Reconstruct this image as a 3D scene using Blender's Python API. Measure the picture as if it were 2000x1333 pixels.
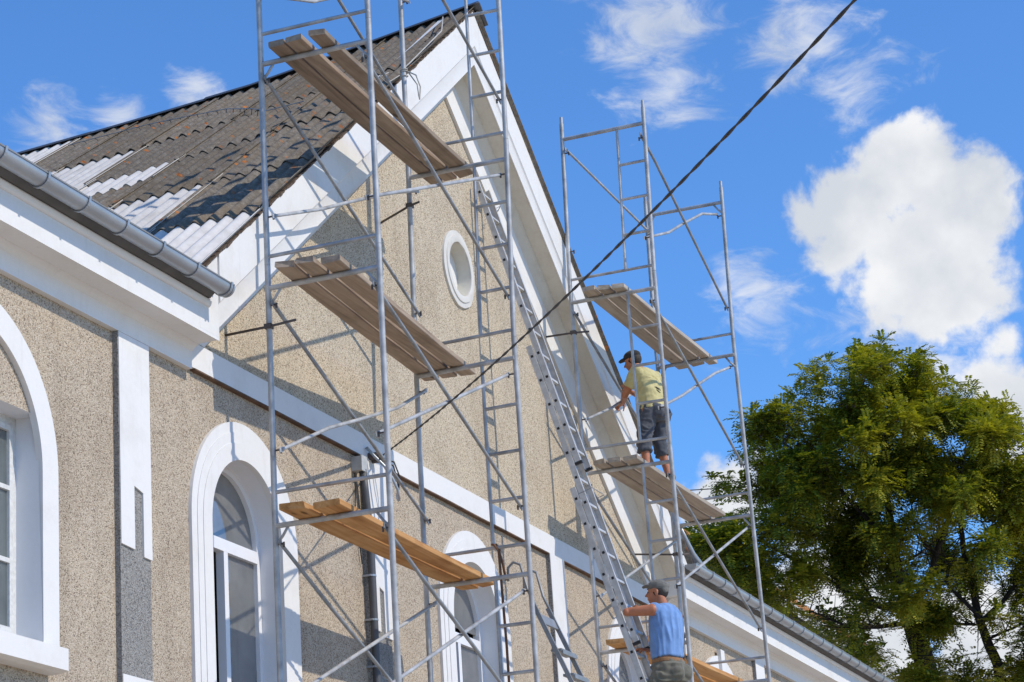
import bpy, bmesh, math, random
from math import sin, cos, pi, radians, sqrt, atan2
from mathutils import Vector, Matrix, noise

scene = bpy.context.scene
for _o in list(bpy.data.objects):
    bpy.data.objects.remove(_o)
rnd = random.Random(7)
V = Vector

# ------------------------------------------------------------------ camera
cam_d = bpy.data.cameras.new('camera')
cam = bpy.data.objects.new('camera', cam_d)
scene.collection.objects.link(cam)
scene.camera = cam
cam_d.sensor_width = 36.0
cam_d.lens = 85.89
cam_d.clip_end = 3000
FW = V((0.8953, 0.3284, 0.3010)).normalized()
RT = V((0.3618, -0.9301, -0.0625))
RT = (RT - FW * RT.dot(FW)).normalized()
UP = RT.cross(FW)
M = Matrix((RT, UP, -FW)).transposed().to_4x4()
M.translation = V((-17.028, -8.749, -4.550))
cam.matrix_world = M
CAM = V((-17.028, -8.749, -4.550))

# ------------------------------------------------------------------ sun, sky, exposure
SUN_DZ = 0.92                        # fall of the light per metre towards the wall
sun_el = math.atan(SUN_DZ)
sd = bpy.data.lights.new('sun', 'SUN')
sun = bpy.data.objects.new('sun', sd)
scene.collection.objects.link(sun)
sun.rotation_euler = (pi / 2 - sun_el, 0, 0)
sd.energy = 3.6
sd.angle = radians(0.55)
sd.color = (1.0, 0.91, 0.77)

world = bpy.data.worlds.new('World')
scene.world = world
world.use_nodes = True
wn, wl = world.node_tree.nodes, world.node_tree.links
wn.clear()


def wnode(t, **kw):
    n = wn.new(t)
    for k, v in kw.items():
        setattr(n, k, v)
    return n


w_out = wnode('ShaderNodeOutputWorld')
w_bg = wnode('ShaderNodeBackground')
w_bg.inputs['Strength'].default_value = 0.12
wl.new(w_bg.outputs[0], w_out.inputs[0])
w_sky = wnode('ShaderNodeTexSky', sky_type='NISHITA')
w_sky.sun_disc = False
w_sky.sun_elevation = sun_el
w_sky.sun_rotation = pi
w_sky.air_density = 1.0
w_sky.dust_density = 0.0
w_sky.ozone_density = 2.4
w_tc = wnode('ShaderNodeTexCoord')
w_dir = w_tc.outputs['Generated']
# clouds: soft lobes at fixed directions of the sky, torn by fractal noise; thin wisps anywhere
def w_noise(scale, detail, rough, dist, vec=None):
    n = wnode('ShaderNodeTexNoise')
    n.inputs['Scale'].default_value = scale
    n.inputs['Detail'].default_value = detail
    n.inputs['Roughness'].default_value = rough
    n.inputs['Distortion'].default_value = dist
    wl.new(vec or w_dir, n.inputs['Vector'])
    return n.outputs['Fac']


def w_math(op, a, b, c=None):
    n = wnode('ShaderNodeMath', operation=op)
    for i, v in enumerate((a, b, c)):
        if v is None:
            continue
        if hasattr(v, 'links'):
            wl.new(v, n.inputs[i])
        else:
            n.inputs[i].default_value = v
    return n.outputs[0]


def w_smooth(v, lo, hi, to=1.0):
    mr = wnode('ShaderNodeMapRange', interpolation_type='SMOOTHSTEP')
    mr.inputs['From Min'].default_value = lo
    mr.inputs['From Max'].default_value = hi
    mr.inputs['To Max'].default_value = to
    wl.new(v, mr.inputs['Value'])
    return mr.outputs[0]


def w_lobes(lobes):
    last = None
    for (cx, cy, cz, rr, wt) in lobes:
        L_ = sqrt(cx * cx + cy * cy + cz * cz)
        dist = wnode('ShaderNodeVectorMath', operation='DISTANCE')
        wl.new(w_dir, dist.inputs[0])
        dist.inputs[1].default_value = (cx / L_, cy / L_, cz / L_)
        v = w_math('MULTIPLY_ADD', dist.outputs['Value'], -wt / rr, wt)     # wt at the centre, 0 at rr
        last = v if last is None else w_math('MAXIMUM', last, v)
    return last


CUMULUS = [  # direction, radius, weight: heaped white clouds
    (0.9215, 0.1650, 0.3500, 0.030, 1.0), (0.9215, 0.190, 0.3380, 0.028, 1.0), (0.9320, 0.1500, 0.3290, 0.038, 1.1),
    (0.9338, 0.1725, 0.3125, 0.036, 1.0), (0.9285, 0.138, 0.3430, 0.020, 0.9), (0.9415, 0.1466, 0.3035, 0.032, 0.85),
    (0.926, 0.195, 0.325, 0.026, 0.8), (0.955, 0.140, 0.262, 0.026, 0.85), (0.962, 0.131, 0.239, 0.034, 0.95), (0.9489, 0.1369, 0.2843, 0.020, 0.62),
    (0.938, 0.2574, 0.2322, 0.026, 0.95), (0.9548, 0.2249, 0.1946, 0.040, 1.0), (0.9744, 0.158, 0.160, 0.045, 0.95), (0.968, 0.20, 0.155, 0.04, 0.95),
    (0.45, -0.70, 0.55, 0.09, 0.9), (0.30, 0.80, 0.45, 0.08, 0.9), (-0.6, -0.6, 0.5, 0.10, 0.9), (-0.7, 0.4, 0.55, 0.08, 0.9), (0.1, -0.9, 0.35, 0.07, 0.9)]
WISPS = [(0.8725, 0.2533, 0.4178, 0.040, 1.0), (0.8932, 0.1935, 0.4059, 0.036, 1.0), (0.8866, 0.2493, 0.3896, 0.026, 0.9), (0.905, 0.175, 0.385, 0.03, 0.6), (0.9228, 0.2306, 0.3088, 0.030, 0.9),
         (0.811, 0.4275, 0.3993, 0.018, 1.0), (0.7896, 0.4777, 0.3852, 0.026, 0.8), (0.8009, 0.456, 0.3881, 0.022, 0.9), (0.945, 0.19, 0.285, 0.03, 0.8), (0.95, 0.165, 0.275, 0.03, 0.8),
         (0.2, -0.6, 0.77, 0.12, 0.9), (0.5, 0.5, 0.7, 0.10, 0.8), (-0.3, 0.2, 0.9, 0.15, 0.8)]
w_fine = w_noise(30.0, 14.0, 0.60, 0.15)
w_map = wnode('ShaderNodeMapping')
w_map.inputs['Scale'].default_value = (1.0, 1.5, 3.2)
w_map.inputs['Rotation'].default_value = (0.5, 0.3, 0.0)
wl.new(w_dir, w_map.inputs['Vector'])
w_str = w_noise(22.0, 12.0, 0.62, 0.5, w_map.outputs[0])
w_broad = w_noise(46.0, 6.0, 0.55, 0.4)
v = w_math('MULTIPLY_ADD', w_fine, 1.8, w_lobes(CUMULUS))
v = w_math('MULTIPLY_ADD', w_broad, 0.5, v)
w_cum = w_smooth(v, 1.30, 1.68, 1.0)
w2 = w_math('MULTIPLY_ADD', w_str, 2.6, w_lobes(WISPS))
w_wis = w_smooth(w2, 1.48, 2.40, 0.74)
w_all = w_math('MAXIMUM', w_cum, w_wis)
w_n2 = wnode('ShaderNodeTexNoise')
w_n2.inputs['Scale'].default_value = 22.0
w_n2.inputs['Detail'].default_value = 5.0
wl.new(w_dir, w_n2.inputs['Vector'])
w_cr = wnode('ShaderNodeValToRGB')
w_cr.color_ramp.elements[0].position = 0.38
w_cr.color_ramp.elements[0].color = (5.5, 5.85, 6.4, 1)
w_cr.color_ramp.elements[1].position = 0.62
w_cr.color_ramp.elements[1].color = (7.6, 7.7, 7.9, 1)
wl.new(w_n2.outputs['Fac'], w_cr.inputs['Fac'])
w_gain = wnode('ShaderNodeVectorMath', operation='MULTIPLY')
w_gain.inputs[1].default_value = (0.70, 1.18, 1.72)
wl.new(w_sky.outputs[0], w_gain.inputs[0])
w_mix = wnode('ShaderNodeMix', data_type='RGBA')
wl.new(w_all, w_mix.inputs['Factor'])
wl.new(w_gain.outputs[0], w_mix.inputs['A'])
wl.new(w_cr.outputs['Color'], w_mix.inputs['B'])
wl.new(w_mix.outputs['Result'], w_bg.inputs['Color'])

scene.view_settings.view_transform = 'Standard'
scene.view_settings.look = 'None'
scene.view_settings.exposure = 0.0
scene.view_settings.gamma = 1.0
scene.view_settings.use_curve_mapping = False

# ------------------------------------------------------------------ helpers


class MB:
    """collects shapes (world coordinates) and links them as one mesh object"""

    def __init__(self):
        self.v, self.f = [], []

    def add(self, verts, faces):
        b = len(self.v)
        self.v.extend(verts)
        self.f.extend([tuple(i + b for i in fc) for fc in faces])
        return self

    def box(self, x0, x1, y0, y1, z0, z1):
        return self.add([(x0, y0, z0), (x1, y0, z0), (x1, y1, z0), (x0, y1, z0), (x0, y0, z1), (x1, y0, z1), (x1, y1, z1), (x0, y1, z1)],
                        [(0, 3, 2, 1), (4, 5, 6, 7), (0, 1, 5, 4), (1, 2, 6, 5), (2, 3, 7, 6), (3, 0, 4, 7)])

    def obox(self, c, ax, ay, az):
        c, ax, ay, az = V(c), V(ax), V(ay), V(az)
        vs = []
        for sz in (-1, 1):
            for sx, sy in ((-1, -1), (1, -1), (1, 1), (-1, 1)):
                vs.append(tuple(c + ax * sx + ay * sy + az * sz))
        return self.add(vs, [(0, 3, 2, 1), (4, 5, 6, 7), (0, 1, 5, 4), (1, 2, 6, 5), (2, 3, 7, 6), (3, 0, 4, 7)])

    def tube(self, pts, r, n=10, cap=True):
        pts = [V(p) for p in pts]
        rs = r if isinstance(r, (list, tuple)) else [r] * len(pts)
        vs, fs = [], []
        d0 = (pts[1] - pts[0]).normalized()
        ref = V((0, 0, 1)) if abs(d0.z) < 0.9 else V((0, 1, 0))
        u = d0.cross(ref).normalized()
        for i, p in enumerate(pts):
            if i == 0:
                d = d0
            elif i == len(pts) - 1:
                d = (pts[i] - pts[i - 1]).normalized()
            else:
                d = ((pts[i + 1] - p).normalized() + (p - pts[i - 1]).normalized()).normalized()
            u = (u - d * u.dot(d)).normalized()
            w = d.cross(u)
            for k in range(n):
                a = 2 * pi * k / n
                vs.append(tuple(p + (u * cos(a) + w * sin(a)) * rs[i]))
        for i in range(len(pts) - 1):
            for k in range(n):
                k2 = (k + 1) % n
                fs.append((i * n + k, i * n + k2, (i + 1) * n + k2, (i + 1) * n + k))
        if cap:
            fs.append(tuple(range(n - 1, -1, -1)))
            fs.append(tuple((len(pts) - 1) * n + k for k in range(n)))
        return self.add(vs, fs)

    def extrude_x(self, prof, stations):
        """prof: closed list of (y, z); stations: list of (x, dz)"""
        n = len(prof)
        vs, fs = [], []
        for x, dz in stations:
            vs += [(x, y, z + dz) for y, z in prof]
        for i in range(len(stations) - 1):
            for k in range(n):
                k2 = (k + 1) % n
                fs.append((i * n + k, (i + 1) * n + k, (i + 1) * n + k2, i * n + k2))
        fs.append(tuple(range(n)))
        fs.append(tuple((len(stations) - 1) * n + k for k in range(n - 1, -1, -1)))
        return self.add(vs, fs)

    def prism(self, poly, y0, y1):
        """poly of (x, z) extruded from y0 (front) to y1"""
        n = len(poly)
        vs = [(x, y0, z) for x, z in poly] + [(x, y1, z) for x, z in poly]
        fs = [tuple(range(n)), tuple(range(2 * n - 1, n - 1, -1))]
        for k in range(n):
            k2 = (k + 1) % n
            fs.append((k, k + n, k2 + n, k2))
        return self.add(vs, fs)

    def arch_ring(self, cx, cz, r0, r1, y0, y1, zb, n=40):
        """arched flat band between radii r0<r1 with straight legs down to zb, front at y0, back at y1"""
        inner, outer = [(cx + r0, zb)], [(cx + r1, zb)]
        for i in range(n + 1):
            a = pi * i / n
            inner.append((cx + r0 * cos(a), cz + r0 * sin(a)))
            outer.append((cx + r1 * cos(a), cz + r1 * sin(a)))
        inner.append((cx - r0, zb))
        outer.append((cx - r1, zb))
        m = len(inner)
        vs = [(x, y0, z) for x, z in inner] + [(x, y0, z) for x, z in outer] + [(x, y1, z) for x, z in inner] + [(x, y1, z) for x, z in outer]
        fs = []
        for i in range(m - 1):
            fs += [(i, i + 1, m + i + 1, m + i), (m + i, m + i + 1, 3 * m + i + 1, 3 * m + i),
                   (i + 1, i, 2 * m + i, 2 * m + i + 1)]
        fs += [(0, m, 3 * m, 2 * m), (m - 1, 3 * m - 1, 4 * m - 1, 2 * m - 1)]
        return self.add(vs, fs)

    def build(self, name, mat, parent=None, smooth=False, auto=None, recalc=True):
        me = bpy.data.meshes.new(name)
        off = wloc(parent)
        me.from_pydata([(a - off[0], b - off[1], c - off[2]) for a, b, c in self.v], [], self.f)
        if recalc:
            bm = bmesh.new()
            bm.from_mesh(me)
            bmesh.ops.recalc_face_normals(bm, faces=bm.faces)
            bm.to_mesh(me)
            bm.free()
        if smooth or auto:
            me.polygons.foreach_set('use_smooth', [True] * len(me.polygons))
        if auto:
            me.set_sharp_from_angle(angle=radians(auto))
        me.update()
        o = bpy.data.objects.new(name, me)
        scene.collection.objects.link(o)
        if mat:
            me.materials.append(mat)
        if parent:
            o.parent = parent
        return o


def wloc(o):
    p = V((0, 0, 0))
    while o is not None:
        p = p + o.location
        o = o.parent
    return p


def thing(name, label, cat, loc=(0, 0, 0), group=None):
    o = bpy.data.objects.new(name, None)
    scene.collection.objects.link(o)
    o.location = loc
    o.empty_display_size = 0.2
    return tag(o, label, cat, group)


def tag(o, label=None, cat=None, group=None, kind=None):
    if label:
        o['label'] = label
    if cat:
        o['category'] = cat
    if group:
        o['group'] = group
    if kind:
        o['kind'] = kind
    return o


# ------------------------------------------------------------------ materials
class NT:
    def __init__(self, name):
        self.m = bpy.data.materials.new(name)
        self.m.use_nodes = True
        self.t = self.m.node_tree
        self.b = self.t.nodes['Principled BSDF']
        tc = self.t.nodes.new('ShaderNodeTexCoord')
        self.obj = tc.outputs['Object']

    def n(self, typ, **kw):
        nd = self.t.nodes.new(typ)
        for k, v in kw.items():
            setattr(nd, k, v)
        return nd

    def l(self, a, b):
        self.t.links.new(a, b)

    def mapping(self, scale=(1, 1, 1), rot=(0, 0, 0), vec=None):
        mp = self.n('ShaderNodeMapping')
        mp.inputs['Scale'].default_value = scale
        mp.inputs['Rotation'].default_value = rot
        self.l(vec or self.obj, mp.inputs['Vector'])
        return mp.outputs[0]

    def noise(self, scale, detail=4, rough=0.55, vec=None, dist=0.0):
        nd = self.n('ShaderNodeTexNoise')
        nd.inputs['Scale'].default_value = scale
        nd.inputs['Detail'].default_value = detail
        nd.inputs['Roughness'].default_value = rough
        nd.inputs['Distortion'].default_value = dist
        self.l(vec or self.obj, nd.inputs['Vector'])
        return nd.outputs['Fac']

    def ramp(self, fac, stops, interp='LINEAR'):
        r = self.n('ShaderNodeValToRGB')
        cr = r.color_ramp
        cr.interpolation = interp
        while len(cr.elements) < len(stops):
            cr.elements.new(0.5)
        for e, (p, c) in zip(cr.elements, stops):
            e.position = p
            e.color = (c[0], c[1], c[2], 1) if hasattr(c, '__len__') else (c, c, c, 1)
        self.l(fac, r.inputs['Fac'])
        return r.outputs['Color']

    def mix(self, fac, a, b, blend='MIX'):
        m = self.n('ShaderNodeMix', data_type='RGBA', blend_type=blend)
        for s, v in (('Factor', fac), ('A', a), ('B', b)):
            if hasattr(v, 'is_linked') or hasattr(v, 'links'):
                self.l(v, m.inputs[s])
            elif hasattr(v, '__len__'):
                m.inputs[s].default_value = (v[0], v[1], v[2], 1)
            else:
                m.inputs[s].default_value = v
        return m.outputs['Result']

    def bump(self, h, strength=0.3, dist=0.01):
        b = self.n('ShaderNodeBump')
        b.inputs['Strength'].default_value = strength
        b.inputs['Distance'].default_value = dist
        self.l(h, b.inputs['Height'])
        self.l(b.outputs[0], self.b.inputs['Normal'])

    def done(self, col=None, rough=0.7, metal=0.0, spec=None):
        if col is not None:
            if hasattr(col, '__len__') and not hasattr(col, 'links'):
                self.b.inputs['Base Color'].default_value = (col[0], col[1], col[2], 1)
            else:
                self.l(col, self.b.inputs['Base Color'])
        if hasattr(rough, 'links'):
            self.l(rough, self.b.inputs['Roughness'])
        else:
            self.b.inputs['Roughness'].default_value = rough
        self.b.inputs['Metallic'].default_value = metal
        if spec is not None:
            self.b.inputs['Specular IOR Level'].default_value = spec
        return self.m


def m_roughcast(name, base, light, dark, scale=62.0, bay=False):
    t = NT(name)
    vo = t.n('ShaderNodeTexVoronoi', feature='F1')
    vo.inputs['Scale'].default_value = scale
    t.l(t.obj, vo.inputs['Vector'])
    sep = t.n('ShaderNodeSeparateColor')
    t.l(vo.outputs['Color'], sep.inputs[0])
    col = t.ramp(sep.outputs[0], [(0.0, dark), (0.13, dark), (0.20, base), (0.62, base), (0.72, light), (1.0, light)])
    big = t.noise(0.9, 7, 0.65)
    streak = t.noise(1.0, 6, 0.65, vec=t.mapping((3.2, 1, 0.45)))
    tint = t.ramp(big, [(0.3, (0.86, 0.84, 0.82)), (0.5, (1, 1, 1)), (0.72, (1.08, 1.06, 1.02))])
    c2 = t.mix(1.0, col, tint, 'MULTIPLY')
    c2 = t.mix(1.0, c2, t.ramp(streak, [(0.30, (0.86, 0.85, 0.84)), (0.48, (1, 1, 1)), (0.75, (1.05, 1.05, 1.05))]), 'MULTIPLY')
    if bay:      # the gable bay was harled with paler, yellower stone than the wings
        sx = t.n('ShaderNodeSeparateXYZ')
        t.l(t.obj, sx.inputs[0])
        ab = t.n('ShaderNodeMath', operation='ABSOLUTE')
        t.l(sx.outputs[0], ab.inputs[0])
        mz = t.n('ShaderNodeMapRange')
        mz.inputs['From Min'].default_value = 7.15
        mz.inputs['From Max'].default_value = 7.3
        t.l(sx.outputs[2], mz.inputs['Value'])
        mx_ = t.n('ShaderNodeMapRange')
        mx_.inputs['From Min'].default_value = 6.6
        mx_.inputs['From Max'].default_value = 6.4
        t.l(ab.outputs[0], mx_.inputs['Value'])
        pm = t.n('ShaderNodeMath', operation='MULTIPLY')
        t.l(mz.outputs[0], pm.inputs[0])
        t.l(mx_.outputs[0], pm.inputs[1])
        c2 = t.mix(pm.outputs[0], c2, t.mix(1.0, c2, (1.13, 1.145, 1.11), 'MULTIPLY'))
    fine = t.noise(scale * 2.2, 2)
    c3 = t.mix(0.25, c2, t.ramp(fine, [(0.3, 0.25), (0.7, 0.85)]), 'OVERLAY')
    hgt = t.mix(0.5, t.ramp(vo.outputs['Distance'], [(0.0, 1.0), (0.8, 0.0)]), fine)
    t.bump(hgt, 0.75, 0.014)
    return t.done(c3, 0.9, spec=0.2)


def m_paint(name, col, dirt=0.12, dirtcol=(0.42, 0.36, 0.26), bump=0.12):
    t = NT(name)
    n1 = t.noise(2.2, 6, 0.65)
    n2 = t.noise(26, 4, 0.6)
    msk = t.ramp(n1, [(0.50, 0.0), (0.78, dirt)])
    c = t.mix(msk, col, dirtcol)
    st = t.noise(1.0, 7, 0.7, vec=t.mapping((9, 9, 0.9)))
    c = t.mix(t.ramp(st, [(0.58, 0.0), (0.80, dirt * 1.1)]), c, (0.40, 0.38, 0.35))
    sp = t.noise(38, 3, 0.7)
    c = t.mix(t.ramp(sp, [(0.70, 0.0), (0.76, dirt * 1.6)]), c, (0.33, 0.29, 0.23))
    c = t.mix(0.06, c, t.ramp(n2, [(0.3, 0.3), (0.7, 0.95)]), 'OVERLAY')
    t.bump(t.noise(9, 6, 0.7), bump, 0.02)
    return t.done(c, 0.62, spec=0.3)


def m_steel(name, col=(0.42, 0.42, 0.415), rust=0.6):
    t = NT(name)
    n1 = t.noise(6, 5, 0.6)
    c = t.ramp(n1, [(0.3, tuple(x * 0.60 for x in col)), (0.7, tuple(min(1, x * 1.25) for x in col))])
    n2 = t.noise(2.3, 7, 0.7)
    msk = t.ramp(n2, [(0.62, 0.0), (0.72, rust)])
    c = t.mix(msk, c, (0.17, 0.085, 0.045))
    n3 = t.noise(18, 3, 0.6)
    c = t.mix(t.ramp(n3, [(0.66, 0.0), (0.72, 0.5)]), c, (0.62, 0.61, 0.58))
    t.bump(n3, 0.15, 0.004)
    return t.done(c, 0.48, metal=0.15, spec=0.4)


def m_wood(name, c0, c1, c2, axis_scale=(0.9, 15, 15)):
    t = NT(name)
    oi = t.n('ShaderNodeObjectInfo')
    av = t.n('ShaderNodeVectorMath', operation='ADD')
    sc = t.n('ShaderNodeVectorMath', operation='SCALE')
    cmb = t.n('ShaderNodeCombineXYZ')
    for i in range(3):
        t.l(oi.outputs['Random'], cmb.inputs[i])
    t.l(cmb.outputs[0], sc.inputs[0])
    sc.inputs['Scale'].default_value = 19.0
    t.l(t.obj, av.inputs[0])
    t.l(sc.outputs[0], av.inputs[1])
    vec = t.mapping(axis_scale, vec=av.outputs[0])
    g = t.noise(1.0, 7, 0.62, vec=vec, dist=0.6)
    c = t.ramp(g, [(0.28, c0), (0.5, c1), (0.74, c2)])
    blot = t.noise(2.6, 5, 0.6, vec=av.outputs[0])
    c = t.mix(t.ramp(blot, [(0.5, 0.0), (0.72, 0.55)]), c, c0)
    kn = t.n('ShaderNodeTexVoronoi', feature='F1')
    kn.inputs['Scale'].default_value = 1.0
    t.l(t.mapping((1.6, 5.0, 3.0), vec=av.outputs[0]), kn.inputs['Vector'])
    c = t.mix(t.ramp(kn.outputs['Distance'], [(0.05, 0.85), (0.12, 0.0)]), c, tuple(x * 0.35 for x in c0))
    vary = t.ramp(oi.outputs['Random'], [(0.0, 0.80), (1.0, 1.15)])
    c = t.mix(1.0, c, vary, 'MULTIPLY')
    t.bump(g, 0.35, 0.006)
    return t.done(c, 0.85, spec=0.15)


def m_plain(name, col, rough=0.7, metal=0.0, spec=None, var=0.15, nscale=12, bump=0.0):
    t = NT(name)
    n1 = t.noise(nscale, 5, 0.6)
    c = t.ramp(n1, [(0.3, tuple(x * (1 - var) for x in col)), (0.7, tuple(min(1, x * (1 + var)) for x in col))])
    if bump:
        t.bump(n1, bump, 0.01)
    return t.done(c, rough, metal, spec)


def m_sheet(name, old):
    t = NT(name)
    oi = t.n('ShaderNodeObjectInfo')
    if old:
        n1 = t.noise(15, 9, 0.78)
        c = t.ramp(n1, [(0.28, (0.075, 0.063, 0.050)), (0.5, (0.165, 0.142, 0.114)), (0.66, (0.25, 0.222, 0.185)), (0.80, (0.40, 0.37, 0.32))])
        moss = t.noise(1.4, 5, 0.6)
        c = t.mix(t.ramp(moss, [(0.45, 0.0), (0.7, 0.6)]), c, (0.185, 0.135, 0.08))
        vo = t.n('ShaderNodeTexVoronoi', feature='F1')
        vo.inputs['Scale'].default_value = 7.5
        vo.inputs['Randomness'].default_value = 1.0
        nv = t.n('ShaderNodeTexNoise')
        nv.inputs['Scale'].default_value = 14
        nv.inputs['Detail'].default_value = 4
        t.l(t.obj, nv.inputs['Vector'])
        mv = t.mix(0.08, t.obj, nv.outputs['Color'])
        t.l(mv, vo.inputs['Vector'])
        sep = t.n('ShaderNodeSeparateColor')
        t.l(vo.outputs['Color'], sep.inputs[0])
        pick = t.ramp(sep.outputs[0], [(0.50, 0.0), (0.54, 1.0)])
        spot = t.ramp(vo.outputs['Distance'], [(0.16, 1.0), (0.30, 0.0)])
        zone = t.ramp(t.noise(0.7, 3), [(0.34, 0.0), (0.46, 1.0)])
        msk = t.mix(1.0, t.mix(1.0, pick, spot, 'MULTIPLY'), zone, 'MULTIPLY')
        lich = t.ramp(nv.outputs['Fac'], [(0.4, (0.26, 0.085, 0.022)), (0.6, (0.46, 0.17, 0.045))])
        c = t.mix(msk, c, lich)
        fl = t.noise(60, 2)
        c = t.mix(t.ramp(fl, [(0.66, 0.0), (0.74, 0.45)]), c, (0.42, 0.40, 0.36))
        t.bump(n1, 0.5, 0.02)
    else:
        n1 = t.noise(7, 6, 0.6)
        c = t.ramp(n1, [(0.3, (0.52, 0.495, 0.46)), (0.7, (0.66, 0.635, 0.60))])
        st = t.noise(1.0, 5, 0.6, vec=t.mapping((1.2, 9, 1.2)))
        c = t.mix(t.ramp(st, [(0.55, 0.0), (0.8, 0.45)]), c, (0.22, 0.20, 0.17))
        t.bump(n1, 0.2, 0.01)
    vary = t.ramp(oi.outputs['Random'], [(0.0, 0.82), (1.0, 1.14)])
    c = t.mix(1.0, c, vary, 'MULTIPLY')
    return t.done(c, 0.92, spec=0.12)


def m_glass(name, tint=(0.045, 0.05, 0.05)):
    t = NT(name)
    n1 = t.noise(3, 3)
    c = t.ramp(n1, [(0.3, tuple(x * 0.8 for x in tint)), (0.7, tuple(x * 1.25 for x in tint))])
    t.b.inputs['IOR'].default_value = 2.3
    t.bump(t.noise(1.3, 2), 0.02, 0.01)
    return t.done(c, 0.03, spec=0.5)


def m_cloth(name, col, var=0.12, scale=240, stain=0.0, staincol=(0.3, 0.28, 0.25)):
    t = NT(name)
    n1 = t.noise(11, 6, 0.65)
    c = t.ramp(n1, [(0.3, tuple(x * (1 - var) for x in col)), (0.7, tuple(min(1, x * (1 + var)) for x in col))])
    if stain:
        c = t.mix(t.ramp(t.noise(7, 6, 0.7), [(0.55, 0.0), (0.75, stain)]), c, staincol)
    t.bump(t.noise(scale, 2), 0.2, 0.003)
    t.b.inputs['Sheen Weight'].default_value = 0.15
    return t.done(c, 0.9, spec=0.15)


def m_skin(name, col=(0.45, 0.175, 0.09)):
    t = NT(name)
    n1 = t.noise(16, 5, 0.6)
    c = t.ramp(n1, [(0.3, tuple(x * 0.84 for x in col)), (0.7, tuple(x * 1.12 for x in col))])
    t.b.inputs['Subsurface Weight'].default_value = 0.08
    t.b.inputs['Subsurface Radius'].default_value = (0.01, 0.004, 0.002)
    t.bump(t.noise(90, 3), 0.15, 0.003)
    return t.done(c, 0.5, spec=0.4)


def m_leaf(name, c0, c1, c2):
    t = NT(name)
    geo = t.n('ShaderNodeNewGeometry')
    c = t.ramp(geo.outputs['Random Per Island'], [(0.0, c0), (0.55, c1), (1.0, c2)])
    zone = t.noise(0.55, 3, 0.6)
    c = t.mix(t.ramp(zone, [(0.45, 0.0), (0.65, 0.75)]), c, c2)
    out = t.t.nodes['Material Output']
    tr = t.n('ShaderNodeBsdfTranslucent')
    t.l(t.mix(1.0, c, (1.5, 1.6, 0.6), 'MULTIPLY'), tr.inputs['Color'])
    ms = t.n('ShaderNodeMixShader')
    ms.inputs[0].default_value = 0.30
    m = t.done(c, 0.55, spec=0.3)
    t.l(t.b.outputs[0], ms.inputs[1])
    t.l(tr.outputs[0], ms.inputs[2])
    t.l(ms.outputs[0], out.inputs[0])
    return m


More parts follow.
